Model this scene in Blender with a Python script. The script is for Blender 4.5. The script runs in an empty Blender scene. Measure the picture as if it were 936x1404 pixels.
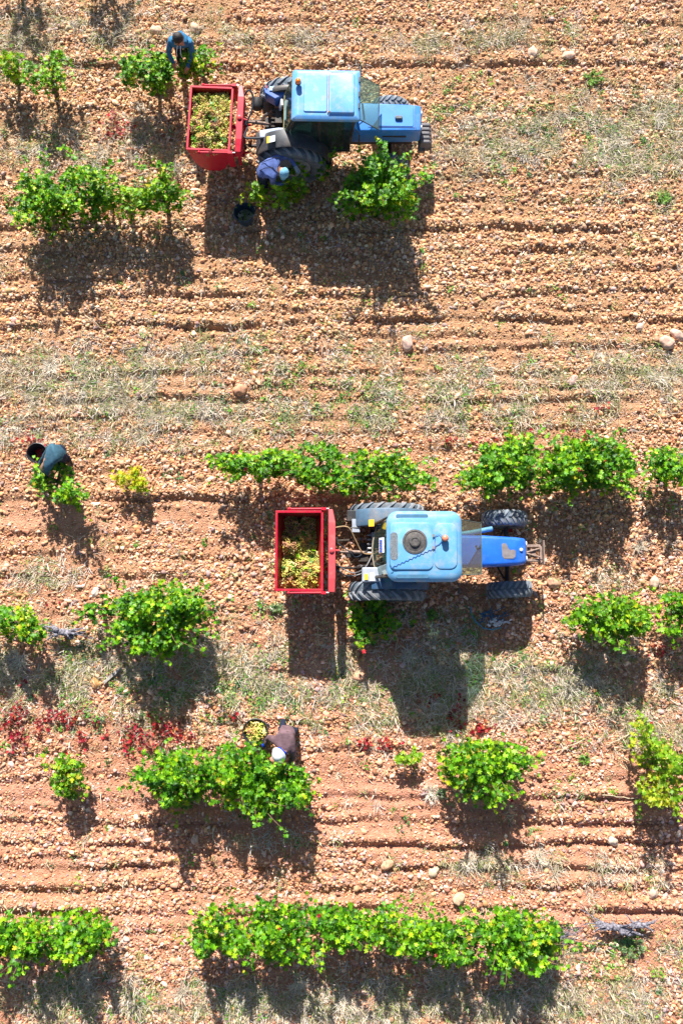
import bpy, math, random
import numpy as np
from mathutils import Vector, Matrix, Euler
R=math.radians
random.seed(7); rng=np.random.default_rng(7)
sc=bpy.context.scene
col=sc.collection
# ------------------------------------------------------------------ camera geometry (a drone about 18 m up, tipped 7 degrees)
H=18.0;F=1300.0;T=math.atan(158/F);CY=-H*math.tan(T)
def P(px,py,z=0.0):
    dx=(px-468)/F;dy=(702-py)/F
    y=dy*math.cos(T)+math.sin(T);zz=dy*math.sin(T)-math.cos(T)
    k=(z-H)/zz
    return (dx*k,CY+y*k)
def PX(x,y,z=0.0):
    vy=y-CY;vz=z-H
    c=math.cos(T);s=math.sin(T)
    depth=vy*s-vz*c; up=vy*c+vz*s
    return 468+F*x/depth,702-F*up/depth
# ------------------------------------------------------------------ noise
class VN:
    def __init__(s,seed,n=256):
        s.n=n;s.g=np.random.default_rng(seed).random((n,n))
    def __call__(s,x,y):
        x=np.asarray(x,float);y=np.asarray(y,float)
        xi=np.floor(x).astype(int);yi=np.floor(y).astype(int)
        fx=x-xi;fy=y-yi;fx=fx*fx*(3-2*fx);fy=fy*fy*(3-2*fy)
        n=s.n;g=s.g
        a=g[xi%n,yi%n];b=g[(xi+1)%n,yi%n];c=g[xi%n,(yi+1)%n];d=g[(xi+1)%n,(yi+1)%n]
        return (a*(1-fx)+b*fx)*(1-fy)+(c*(1-fx)+d*fx)*fy
N1,N2,N3,N4=VN(1),VN(2),VN(3),VN(4)
# furrow lines: (pixel row at x=468, slope, amplitude, pixel x range)
FUR=[(150,0,.018,-400,1400),(240,.0,.022,560,1400),(276,.0,.028,-400,1400),(424,-.012,.022,-400,1400),(463,-.014,.022,-400,1400),(530,0,.024,-400,1400),(570,0,.024,-400,1400),(618,0,.022,-400,1400),(648,0,.02,-400,1400),(838,0,.025,-400,1400),(990,0,.025,-400,1400),(1108,.003,.03,-400,1400),(1172,.0,.03,-400,1400),(1275,0,.025,-400,1400),(28,.01,.035,-400,1400),(60,.0,.03,-400,1400),(90,.0,.05,-400,1400),(118,0,.02,560,1400),(186,0,.025,-400,250),(312,-.006,.045,-400,1400),(346,.0,.04,-400,1400),
(376,-.01,.035,-400,1400),(404,-.01,.038,-400,1400),(443,-.018,.065,-400,1400),(478,-.01,.032,-400,1400),(512,-.01,.032,-400,1400),(548,-.0,.04,-400,1400),(590,0,.02,-400,1400),
(684,.0,.06,-400,520),(730,0,.03,-400,360),(762,0,.03,-400,360),(790,0,.05,-400,380),(700,0,.03,560,1400),(760,0,.03,760,1400),(880,0,.025,-400,1400),(915,0,.03,300,1400),
(1028,.0,.03,-400,1400),(1068,.0,.02,-400,1400),(1094,.004,.06,-400,1400),(1126,.0,.055,-400,1400),(1157,.0,.06,-400,1400),(1188,.002,.05,-400,1400),(1218,.0,.055,-400,1400),(1247,.004,.065,-400,1400),
(1300,0,.02,-400,1400),(1345,0,.03,-400,1400),(1385,0,.03,-400,1400),(-30,0,.04,-400,1400),(-90,0,.04,-400,1400),(1440,0,.05,-400,1400),(1500,0,.05,-400,1400)]
FW=[(P(468,f[0])[1],-f[1],f[2],P(f[3],f[0])[0],P(f[4],f[0])[0],i) for i,f in enumerate(FUR)]
def hgt(x,y):
    x=np.asarray(x,float);y=np.asarray(y,float)
    h=(N1(x*.35+9,y*.5+3)-.5)*.07+(N2(x*1.7,y*2.4)-.5)*.035+(N3(x*6,y*7)-.5)*.02
    for y0,sl,a,x0,x1,i in FW:
        yy=y0+sl*x+(N4(x*.45+i*7.3,i*3.7)-.5)*.16+(N2(x*2.3+i*5,i*2.1)-.5)*.07
        s=y-yy
        m=.38+.85*np.clip(N3(x*.8+i*11,i*5.3)*2.2-.6,0,1)+.25*(N1(x*4+i,i*2.)-.5)
        w=np.clip((x-x0)/.5,0,1)*np.clip((x1-x)/.5,0,1)
        h=h+a*m*w*(np.exp(-((s-.10)/.10)**2)-.9*np.exp(-((s+.045)/.055)**2))
    fade=np.clip(1.6-np.maximum(np.abs(x)/9,np.abs(y)/12),0,1)
    return h*fade
def hz(x,y): return float(hgt(x,y))
# ------------------------------------------------------------------ materials
MATS={}
def newmat(name):
    m=bpy.data.materials.new(name);m.use_nodes=True;nt=m.node_tree
    return m,nt,nt.nodes['Principled BSDF']
def mat(name,c,rough=.6,metal=0.,noise=.12,scale=14.,bump=.0,c2=None,spec=.5,coat=0.,dirt=None,dscale=3.,damt=.5):
    if name in MATS:return MATS[name]
    m,nt,b=newmat(name);N=nt.nodes;L=nt.links
    tc=N.new('ShaderNodeTexCoord')
    n=N.new('ShaderNodeTexNoise');n.inputs['Scale'].default_value=scale;n.inputs['Detail'].default_value=5
    L.new(tc.outputs['Object'],n.inputs['Vector'])
    r=N.new('ShaderNodeValToRGB')
    a=c; d=c2 or tuple(x*(1-noise*1.6) for x in c)
    r.color_ramp.elements[0].position=.32;r.color_ramp.elements[1].position=.68
    r.color_ramp.elements[0].color=(*d,1);r.color_ramp.elements[1].color=(*tuple(min(1,x*(1+noise*.6)) for x in a),1)
    L.new(n.outputs['Fac'],r.inputs['Fac']);out=r.outputs['Color']
    if dirt:
        n2=N.new('ShaderNodeTexNoise');n2.inputs['Scale'].default_value=dscale;n2.inputs['Detail'].default_value=9;n2.inputs['Roughness'].default_value=.7
        L.new(tc.outputs['Object'],n2.inputs['Vector'])
        r2=N.new('ShaderNodeValToRGB');r2.color_ramp.elements[0].position=.48;r2.color_ramp.elements[1].position=.72
        r2.color_ramp.elements[0].color=(0,0,0,1);r2.color_ramp.elements[1].color=(damt,damt,damt,1)
        L.new(n2.outputs['Fac'],r2.inputs['Fac'])
        mx=N.new('ShaderNodeMix');mx.data_type='RGBA';L.new(r2.outputs['Color'],mx.inputs['Factor'])
        L.new(out,mx.inputs['A']);mx.inputs['B'].default_value=(*dirt,1);out=mx.outputs['Result']
    L.new(out,b.inputs['Base Color'])
    b.inputs['Roughness'].default_value=rough;b.inputs['Metallic'].default_value=metal
    b.inputs['Specular IOR Level'].default_value=spec;b.inputs['Coat Weight'].default_value=coat
    if bump:
        bp=N.new('ShaderNodeBump');bp.inputs['Strength'].default_value=bump;bp.inputs['Distance'].default_value=.01
        L.new(n.outputs['Fac'],bp.inputs['Height']);L.new(bp.outputs['Normal'],b.inputs['Normal'])
    MATS[name]=m;return m
def attr_mat(name,rough=.5,spec=.4,trans=0.,bump=0.,bscale=60.,tcol=(1.25,1.3,.6),noise=.0):
    m,nt,b=newmat(name);N=nt.nodes;L=nt.links
    at=N.new('ShaderNodeAttribute');at.attribute_name='tint'
    out=at.outputs['Color']
    tc=N.new('ShaderNodeTexCoord')
    if noise:
        n=N.new('ShaderNodeTexNoise');n.inputs['Scale'].default_value=bscale;n.inputs['Detail'].default_value=4
        L.new(tc.outputs['Object'],n.inputs['Vector'])
        mr=N.new('ShaderNodeMapRange');mr.inputs['From Min'].default_value=.3;mr.inputs['From Max'].default_value=.7
        mr.inputs['To Min'].default_value=1-noise;mr.inputs['To Max'].default_value=1+noise
        L.new(n.outputs['Fac'],mr.inputs['Value'])
        v=N.new('ShaderNodeVectorMath');v.operation='SCALE';L.new(out,v.inputs[0]);L.new(mr.outputs['Result'],v.inputs['Scale']);out=v.outputs['Vector']
    L.new(out,b.inputs['Base Color']);b.inputs['Roughness'].default_value=rough;b.inputs['Specular IOR Level'].default_value=spec
    if bump:
        n=N.new('ShaderNodeTexNoise');n.inputs['Scale'].default_value=bscale;n.inputs['Detail'].default_value=3
        L.new(tc.outputs['Object'],n.inputs['Vector'])
        bp=N.new('ShaderNodeBump');bp.inputs['Strength'].default_value=bump;bp.inputs['Distance'].default_value=.01
        L.new(n.outputs['Fac'],bp.inputs['Height']);L.new(bp.outputs['Normal'],b.inputs['Normal'])
    if trans:
        t=N.new('ShaderNodeBsdfTranslucent');v=N.new('ShaderNodeVectorMath');v.operation='MULTIPLY';v.inputs[1].default_value=tcol
        L.new(at.outputs['Color'],v.inputs[0]);L.new(v.outputs['Vector'],t.inputs['Color'])
        mx=N.new('ShaderNodeMixShader');mx.inputs[0].default_value=trans
        L.new(b.outputs[0],mx.inputs[1]);L.new(t.outputs[0],mx.inputs[2]);L.new(mx.outputs[0],N['Material Output'].inputs['Surface'])
    return m
M_LEAF=attr_mat('vine_leaf',.46,.36,.30)
M_GRASS=attr_mat('grass_blade',.7,.2,.2,tcol=(1,1,.8))
M_STONE=attr_mat('stone',.75,.35,0,.5,45.,noise=.22)
M_GRAPE=attr_mat('grape',.35,.5,.15,tcol=(1.1,1.1,.7))
M_CANE=mat('cane_bark',(.30,.19,.10),.8,noise=.3,scale=30)
M_BARK=mat('vine_bark',(.11,.08,.06),.95,noise=.4,scale=40,bump=.8,c2=(.05,.04,.035))
M_DEAD=mat('dead_grey_wood',(.25,.24,.28),.9,noise=.4,scale=28,bump=1.,c2=(.035,.03,.045))
DUST=(.36,.27,.2)
M_BLUE_L=mat('roof_light_blue_paint',(.12,.34,.58),.42,noise=.06,scale=5,dirt=(.34,.38,.40),dscale=6,damt=.8,spec=.35)
M_BLUE_R1=mat('roof_blue_paint',(.12,.36,.74),.38,noise=.06,scale=5,dirt=(.36,.40,.42),dscale=6,damt=.8,spec=.35)
M_BLUE_H=mat('bonnet_blue_paint',(.018,.14,.66),.42,noise=.10,scale=6,dirt=(.12,.24,.48),dscale=3.5,damt=.55,spec=.3)
M_BLUE_H1=mat('bonnet_mid_blue_paint',(.05,.25,.70),.42,noise=.08,scale=6,dirt=(.22,.34,.5),dscale=3.5,damt=.6,spec=.35)
M_BLUE_D=mat('deep_blue_paint',(.02,.11,.42),.4,noise=.1,scale=8,dirt=DUST,damt=.25)
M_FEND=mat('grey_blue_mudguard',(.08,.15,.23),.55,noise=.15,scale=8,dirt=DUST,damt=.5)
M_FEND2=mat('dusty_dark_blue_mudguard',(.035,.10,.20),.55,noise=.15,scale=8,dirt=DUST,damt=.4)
M_FENDK=mat('black_mudguard',(.03,.035,.045),.5,noise=.15,scale=8,dirt=DUST,damt=.3)
M_TYRE=mat('dusty_tyre_rubber',(.10,.135,.17),.9,noise=.25,scale=9,dirt=(.26,.21,.17),dscale=5,damt=.75)
M_LUG=mat('dusty_tyre_lug',(.19,.22,.26),.9,noise=.25,scale=9,dirt=(.33,.27,.22),dscale=6,damt=.8)
M_RIM=mat('wheel_rim_paint',(.35,.36,.37),.5,noise=.2,dirt=DUST)
M_BLACK=mat('black_plastic',(.02,.021,.024),.55,noise=.2,dirt=DUST,damt=.3)
M_DARK=mat('dark_greasy_steel',(.045,.042,.04),.6,.4,noise=.3,dirt=(.18,.12,.08),damt=.5)
M_STEEL=mat('bare_steel',(.42,.42,.43),.4,.7,noise=.25,dirt=(.25,.16,.1),damt=.4)
M_RED=mat('bin_red_paint',(.56,.006,.035),.45,noise=.15,scale=7,dirt=(.20,.05,.04),dscale=7,damt=.8,spec=.3)
M_RED2=mat('bin_faded_red_paint',(.62,.07,.08),.45,noise=.1,scale=6,dirt=(.55,.22,.18),dscale=3.5,damt=.6)
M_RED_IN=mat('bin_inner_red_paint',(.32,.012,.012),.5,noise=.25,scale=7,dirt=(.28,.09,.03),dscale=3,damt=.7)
M_RUST=mat('rusty_brown_iron',(.30,.21,.17),.85,noise=.3,scale=16,dirt=(.35,.26,.2),damt=.6)
M_GREY=mat('pale_grey_plastic',(.34,.38,.45),.55,noise=.1,dirt=DUST,damt=.4)
M_WHITE=mat('white_sticker',(.75,.77,.8),.5,noise=.05)
M_YEL=mat('yellow_sticker',(.85,.55,.02),.5,noise=.05)
M_ORG=mat('orange_beacon_lens',(.9,.2,.01),.15,noise=.05,coat=.6)
M_HOSE=mat('black_hose',(.02,.03,.045),.45,noise=.2)
M_TAN=mat('tan_hose',(.38,.24,.12),.6,noise=.2)
M_VENT=mat('vent_grey',(.16,.18,.2),.7,noise=.3,scale=60,bump=.6)
M_SEAT=mat('grey_teal_seat',(.16,.27,.30),.8,noise=.2)
M_BLUEP=mat('blue_plastic',(.02,.13,.3),.4,noise=.2,scale=9)
M_BUCK=mat('black_bucket_plastic',(.022,.027,.036),.45,noise=.25,scale=9,dirt=DUST,damt=.25)
M_WOOD=mat('weathered_wood',(.42,.38,.34),.9,noise=.3,scale=25,bump=.6)
M_STRAW=mat('straw',(.6,.5,.34),.8,noise=.2)
M_SKIN=mat('skin',(.42,.22,.14),.5,noise=.08)
M_HAIR=mat('dark_hair',(.012,.010,.010),.6,noise=.3,scale=80,bump=.8)
def cloth(name,c): return mat(name,c,.9,noise=.22,scale=10,bump=.9,spec=.2)
M_HOOD=cloth('blue_hoodie_cloth',(.04,.17,.33));M_NAVY=cloth('navy_jacket_cloth',(.10,.15,.38));M_TEAL=cloth('slate_blue_shirt_cloth',(.05,.125,.18))
M_MAUV=cloth('mauve_brown_jacket_cloth',(.17,.105,.12));M_JEAN=cloth('dark_trouser_cloth',(.02,.028,.06));M_GLOVE=cloth('blue_glove_cloth',(.01,.06,.45))
M_HAT=cloth('white_hat_cloth',(.72,.77,.8));M_CAP=cloth('faded_blue_cap_cloth',(.20,.46,.64));M_COLL=cloth('bright_blue_collar_cloth',(.005,.06,.6));M_BOOT=cloth('brown_boot_leather',(.08,.05,.035))
def glass_mat(nm='tinted_cab_glass',tc=(.55,.74,.70)):
    m=bpy.data.materials.new(nm);m.use_nodes=True;nt=m.node_tree;N=nt.nodes;L=nt.links
    N.remove(N['Principled BSDF'])
    t=N.new('ShaderNodeBsdfTransparent');t.inputs['Color'].default_value=(*tc,1)
    g=N.new('ShaderNodeBsdfGlossy');g.inputs['Color'].default_value=(.9,.95,.95,1);g.inputs['Roughness'].default_value=.06
    d=N.new('ShaderNodeBsdfDiffuse');d.inputs['Color'].default_value=(.30,.36,.30,1)
    f=N.new('ShaderNodeLayerWeight');f.inputs['Blend'].default_value=.12
    m1=N.new('ShaderNodeMixShader');m1.inputs[0].default_value=.07;L.new(t.outputs[0],m1.inputs[1]);L.new(d.outputs[0],m1.inputs[2])
    m2=N.new('ShaderNodeMixShader');L.new(f.outputs['Facing'],m2.inputs[0]);L.new(m1.outputs[0],m2.inputs[1]);L.new(g.outputs[0],m2.inputs[2])
    L.new(m2.outputs[0],N['Material Output'].inputs['Surface']);return m
M_GLASS=glass_mat();M_GLASS_D=glass_mat('dark_tinted_cab_glass',(.30,.45,.42))
# ------------------------------------------------------------------ mesh builder
def link(name,me,parent=None):
    o=bpy.data.objects.new(name,me);col.objects.link(o)
    if parent: o.parent=parent
    return o
def props(o,label=None,cat=None,group=None,kind=None):
    if label:o['label']=label
    if cat:o['category']=cat
    if group:o['group']=group
    if kind:o['kind']=kind
    return o
def empty(name,loc,rz=0,**k):
    o=bpy.data.objects.new(name,None);col.objects.link(o);o.location=loc;o.rotation_euler=(0,0,rz);o.empty_display_size=.3
    return props(o,**k)
class MB:
    def __init__(s): s.v=[];s.f=[];s.mi=[];s.m=0
    def add(s,vs,fs):
        b=len(s.v);s.v+= [tuple(v) for v in vs];s.f+=[tuple(b+i for i in f) for f in fs];s.mi+=[s.m]*len(fs);return s
    def box(s,c,d,rot=(0,0,0),taper=1.):
        e=Euler(rot).to_matrix();vs=[]
        for z in(-.5,.5):
            k=taper if z>0 else 1
            for x,y in((-.5,-.5),(.5,-.5),(.5,.5),(-.5,.5)): vs.append(Vector(c)+e@Vector((x*d[0]*k,y*d[1]*k,z*d[2])))
        return s.add(vs,[(0,3,2,1),(4,5,6,7),(0,1,5,4),(1,2,6,5),(2,3,7,6),(3,0,4,7)])
    def tube(s,pts,r,n=8,cap=True):
        pts=[Vector(p) for p in pts];m=len(pts);vs=[];fs=[]
        up=Vector((0,0,1));pn=None
        for i,p in enumerate(pts):
            t=(pts[min(i+1,m-1)]-pts[max(i-1,0)])
            t=t.normalized() if t.length>1e-6 else up
            if pn is None:
                a=t.cross(up)
                if a.length<.1:a=t.cross(Vector((1,0,0)))
                a.normalize()
            else:
                a=pn-t*pn.dot(t)
                a=a.normalized() if a.length>1e-5 else t.orthogonal().normalized()
            pn=a;b=t.cross(a);rr=r[i] if hasattr(r,'__len__') else r
            for k in range(n):
                q=2*math.pi*k/n;vs.append(p+(a*math.cos(q)+b*math.sin(q))*rr)
        for i in range(m-1):
            for k in range(n):
                k2=(k+1)%n;fs.append((i*n+k,i*n+k2,(i+1)*n+k2,(i+1)*n+k))
        if cap: fs.append(tuple(range(n-1,-1,-1)));fs.append(tuple((m-1)*n+k for k in range(n)))
        return s.add(vs,fs)
    def lathe(s,prof,c=(0,0,0),axis='z',n=24,closed=False):
        vs=[];fs=[];m=len(prof)
        for r,h in prof:
            for k in range(n):
                q=2*math.pi*k/n;a,b=r*math.cos(q),r*math.sin(q)
                v={'z':(a,b,h),'y':(a,h,b),'x':(h,a,b)}[axis];vs.append((v[0]+c[0],v[1]+c[1],v[2]+c[2]))
        for i in range(m if closed else m-1):
            j=(i+1)%m
            for k in range(n):
                k2=(k+1)%n;fs.append((i*n+k,i*n+k2,j*n+k2,j*n+k))
        if not closed: fs.append(tuple(range(n-1,-1,-1)));fs.append(tuple((m-1)*n+k for k in range(n)))
        return s.add(vs,fs)
    def prism(s,poly,z0,z1,plane='xy'):
        n=len(poly);mk={'xy':lambda p,z:(p[0],p[1],z),'xz':lambda p,z:(p[0],z,p[1]),'yz':lambda p,z:(z,p[0],p[1])}[plane]
        vs=[mk(p,z0) for p in poly]+[mk(p,z1) for p in poly]
        fs=[tuple(range(n-1,-1,-1)),tuple(range(n,2*n))]+[(i,(i+1)%n,n+(i+1)%n,n+i) for i in range(n)]
        return s.add(vs,fs)
    def loft(s,secs,cap=True):
        n=len(secs[0]);vs=[v for q in secs for v in q];fs=[]
        for i in range(len(secs)-1):
            for k in range(n):
                k2=(k+1)%n;fs.append((i*n+k,i*n+k2,(i+1)*n+k2,(i+1)*n+k))
        if cap: fs.append(tuple(range(n-1,-1,-1)));fs.append(tuple((len(secs)-1)*n+k for k in range(n)))
        return s.add(vs,fs)
    def plate(s,quad,t):
        q=[Vector(p) for p in quad];n=(q[1]-q[0]).cross(q[2]-q[0]).normalized()*t;m=len(q)
        return s.add([p-n/2 for p in q]+[p+n/2 for p in q],[tuple(range(m-1,-1,-1)),tuple(range(m,2*m))]+[(i,(i+1)%m,m+(i+1)%m,m+i) for i in range(m)])
    def ball(s,c,r,n=10,sq=(1,1,1)):
        pr=[(max(1e-4,math.sin(math.pi*i/n)),-math.cos(math.pi*i/n)) for i in range(n+1)]
        b=len(s.v);s.lathe([(a*r,h*r) for a,h in pr],(0,0,0),'z',max(8,n))
        for i in range(b,len(s.v)):
            v=s.v[i];s.v[i]=(v[0]*sq[0]+c[0],v[1]*sq[1]+c[1],v[2]*sq[2]+c[2])
        return s
    def build(s,name,mats,parent=None,smooth=False,bevel=0,sub=0,seg=2):
        me=bpy.data.meshes.new(name);me.from_pydata(s.v,[],s.f)
        if not isinstance(mats,(list,tuple)):mats=[mats]
        for m in mats:me.materials.append(m)
        if len(mats)>1: me.polygons.foreach_set('material_index',s.mi)
        import bmesh
        bm=bmesh.new();bm.from_mesh(me);bmesh.ops.recalc_face_normals(bm,faces=bm.faces);bm.to_mesh(me);bm.free()
        if smooth:
            me.polygons.foreach_set('use_smooth',[True]*len(me.polygons))
            me.set_sharp_from_angle(angle=R(45))
        o=link(name,me,parent)
        if bevel:
            md=o.modifiers.new('b','BEVEL');md.width=bevel;md.segments=seg;md.limit_method='ANGLE';md.angle_limit=R(35);md.harden_normals=True
        if sub:
            md=o.modifiers.new('s','SUBSURF');md.levels=sub;md.render_levels=sub
        return o
def rrect(x,y0,y1,z0,z1,r,n=3):
    pts=[]
    for cy,cz,a0 in((y1-r,z1-r,0),(y0+r,z1-r,90),(y0+r,z0+r,180),(y1-r,z0+r,270)):
        for i in range(n+1):
            a=R(a0+90*i/n);pts.append((x,cy+r*math.cos(a),cz+r*math.sin(a)))
    return pts
def rrect2(x0,x1,y0,y1,r,n=4):
    pts=[]
    for cx,cy,a0 in((x1-r,y1-r,0),(x0+r,y1-r,90),(x0+r,y0+r,180),(x1-r,y0+r,270)):
        for i in range(n+1):
            a=R(a0+90*i/n);pts.append((cx+r*math.cos(a),cy+r*math.sin(a)))
    return pts
def npmesh(name,V,Fc,k,mats,tint=None,parent=None,smooth=False,mi=None):
    """V (n,3), Fc flat loops, k = face size (int)"""
    me=bpy.data.meshes.new(name);nf=len(Fc)//k
    me.vertices.add(len(V));me.vertices.foreach_set('co',np.asarray(V,np.float32).ravel())
    me.loops.add(len(Fc));me.loops.foreach_set('vertex_index',np.asarray(Fc,np.int32))
    me.polygons.add(nf);me.polygons.foreach_set('loop_start',np.arange(nf,dtype=np.int32)*k)
    for m in mats:me.materials.append(m)
    if mi is not None:me.polygons.foreach_set('material_index',np.asarray(mi,np.int32))
    me.update(calc_edges=True)
    if smooth:me.polygons.foreach_set('use_smooth',np.ones(nf,bool))
    if tint is not None:
        a=me.color_attributes.new('tint','FLOAT_COLOR','POINT')
        c=np.ones((len(V),4),np.float32);c[:,:3]=tint;a.data.foreach_set('color',c.ravel())
    me.validate()
    return link(name,me,parent)
def scatter(name,tmpls,faces,pos,rot,scl,tint,mats,smooth=True,parent=None):
    """tmpls: list of (nv,3) sharing topology; rot (n,3,3), scl (n,3)"""
    n=len(pos);tm=np.stack(tmpls);idx=rng.integers(0,len(tmpls),n)
    v=tm[idx]*scl[:,None,:];v=np.einsum('nij,nkj->nki',rot,v)+pos[:,None,:]
    nv=tm.shape[1];f=(np.asarray(faces)[None]+(np.arange(n)*nv)[:,None,None]).reshape(-1)
    t=np.repeat(tint,nv,axis=0)
    return npmesh(name,v.reshape(-1,3),f,len(faces[0]),mats,t,parent,smooth)
def rotm(yaw,tilt,tdir):
    """rotate by yaw about z, then tilt by angle about a horizontal axis in direction tdir"""
    n=len(yaw);c,s=np.cos(yaw),np.sin(yaw);Z=np.zeros((n,3,3));Z[:,0,0]=c;Z[:,0,1]=-s;Z[:,1,0]=s;Z[:,1,1]=c;Z[:,2,2]=1
    kx,ky=np.cos(tdir),np.sin(tdir);c,s=np.cos(tilt),np.sin(tilt);K=np.zeros((n,3,3))
    K[:,0,0]=c+kx*kx*(1-c);K[:,0,1]=kx*ky*(1-c);K[:,0,2]=ky*s
    K[:,1,0]=kx*ky*(1-c);K[:,1,1]=c+ky*ky*(1-c);K[:,1,2]=-kx*s
    K[:,2,0]=-ky*s;K[:,2,1]=kx*s;K[:,2,2]=c
    return K@Z
# ------------------------------------------------------------------ world, sun, camera
SUN_EL=38.0; SH=(0.125,-1.0)          # direction in which shadows fall
sx,sy=-SH[0],-SH[1];nn=math.hypot(sx,sy);sx/=nn;sy/=nn
el=R(SUN_EL);sdir=Vector((sx*math.cos(el),sy*math.cos(el),math.sin(el)))
ld=bpy.data.lights.new('sun','SUN');ld.energy=5.0;ld.angle=R(.53);ld.color=(1.,.955,.89)
lo=bpy.data.objects.new('sun',ld);col.objects.link(lo);lo.rotation_euler=sdir.to_track_quat('Z','Y').to_euler();lo.location=(0,0,30)
w=bpy.data.worlds.new('World');sc.world=w;w.use_nodes=True;nt=w.node_tree
sk=nt.nodes.new('ShaderNodeTexSky');sk.sky_type='NISHITA';sk.sun_disc=False;sk.sun_elevation=el;sk.sun_rotation=math.atan2(sx,sy)
bg=nt.nodes['Background'];nt.links.new(sk.outputs[0],bg.inputs[0]);bg.inputs[1].default_value=.062
cd=bpy.data.cameras.new('camera');cd.sensor_fit='VERTICAL';cd.sensor_height=36;cd.lens=F/1404*36;cd.clip_end=2000
co=bpy.data.objects.new('camera',cd);col.objects.link(co);co.location=(0,CY,H);co.rotation_euler=(T,0,0);sc.camera=co
sc.view_settings.view_transform='Standard';sc.view_settings.look='None';sc.view_settings.gamma=1;sc.view_settings.exposure=1.06
sc.cycles.max_bounces=6;sc.cycles.transparent_max_bounces=12
# ------------------------------------------------------------------ patch fields (pixel space gaussians)
def field(x,y,lst):
    px,py=PX(x,y);f=np.zeros_like(px)
    for cx,cy,ax,ay,wt in lst: f=f+wt*np.exp(-((px-cx)/ax)**2-((py-cy)/ay)**2)
    return f
GR=[(468,930,500,30,.35),(760,520,220,30,.4),(200,600,200,14,.4),(640,1380,300,20,.5),(380,60,300,14,.3),(865,190,110,60,1),(690,200,90,30,.9),(700,55,130,22,.55),(800,90,60,20,.4),(110,50,120,28,.55),(20,60,40,40,.5),(120,210,120,22,.75),(200,190,60,25,.5),(400,50,150,15,.35),
(120,530,140,40,.85),(330,480,200,30,.3),(560,570,220,16,.6),(700,530,200,22,.45),(880,520,80,35,.8),(250,565,120,20,.8),(60,600,60,20,.5),
(130,925,160,45,.75),(400,935,110,50,1.),(590,955,90,50,.9),(770,940,120,45,1.),(910,990,60,40,.9),(60,790,60,15,.6),(200,790,60,10,.3),
(700,1185,140,14,.6),(840,1205,90,20,.6),(400,1150,60,12,.3),(60,1370,90,40,.7),(250,1372,140,28,1.),(470,1385,180,22,.8),(820,1370,110,30,.9),(620,1360,100,30,.6),(760,1310,40,20,.5),(930,1290,40,30,.4),
(850,795,70,12,.35),(600,870,60,30,.3)]
GREENS=[(815,110,26,14,1.4),(650,130,50,25,.5),(740,175,60,18,.8),(690,230,60,15,.5),(905,270,25,10,1),(860,200,60,50,.35),(130,215,60,15,.5),(60,185,40,20,.3),(350,490,40,15,.5),(450,530,80,12,.4),(150,510,120,25,.25),(560,545,160,20,.35),
(120,900,80,40,.5),(150,965,80,35,.6),(330,955,60,35,.7),(380,835,14,8,1),(240,930,80,40,.6),(420,950,90,40,.4),(600,940,70,30,.4),(690,905,60,20,.5),(760,930,90,35,.35),(880,1000,60,40,.4),
(870,1300,60,15,.9),(820,1345,110,30,.45),(260,1370,110,25,.35),(620,1370,60,20,.4),(80,1370,70,30,.45),(600,845,30,12,.5),(680,872,50,8,.8),(860,690,60,15,.4),(800,880,60,15,.4),(600,1085,20,8,.8),(800,1085,60,8,.7),(480,560,200,20,.3),(320,830,120,10,.3)]
REDS=[(28,985,24,32,1.5),(100,998,30,20,1.6),(190,1015,22,20,1),(240,1000,30,14,.9),(310,985,30,10,.5),(520,1017,26,7,1.6),(612,975,20,18,.8),(652,997,18,8,1.5),(745,605,55,10,1.2),(610,606,24,5,.9),(380,575,6,20,.5),(902,893,14,7,1.6),
(165,172,30,24,.45),(48,605,22,20,.8),(163,676,8,4,1.2),(430,1088,10,6,1.2),(700,725,8,6,.8),(75,830,10,5,1.3),(930,640,16,10,.5),(690,1100,10,4,.8),(885,990,10,6,.8),(820,560,50,6,.3)]
SOIL=[(468,1090,900,22,.8),(468,1150,900,40,.55),(468,1255,900,16,.9),(30,710,180,18,.9),(200,720,140,18,.5),(100,795,150,18,.6),(320,1240,60,14,.4),(120,850,80,40,.4),(468,475,800,14,.45),(120,360,60,40,.2),(200,1280,60,20,.8),(820,1250,120,12,.8),(420,1050,60,30,.4),(550,1070,60,20,.6),(30,1040,60,20,.5),(300,880,60,30,.3),(350,720,60,30,.2),(330,590,120,20,.3),(468,560,700,12,.3)]
def grassf(x,y): return field(x,y,GR)
# ------------------------------------------------------------------ ground sheet
def ax(lo,hi,d,far):
    a=list(np.arange(lo,hi+d/2,d));e=d;p=a[-1];q=a[0];L=[];Rr=[]
    while p<far:
        e*=1.35;p+=e;q-=e;Rr.append(p);L.append(q)
    return np.array(L[::-1]+a+Rr)
gx=ax(-7.4,7.4,.028,500);gy=ax(-9.8,11.1,.026,500)
X,Y=np.meshgrid(gx,gy,indexing='ij');Z=hgt(X,Y)
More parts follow.
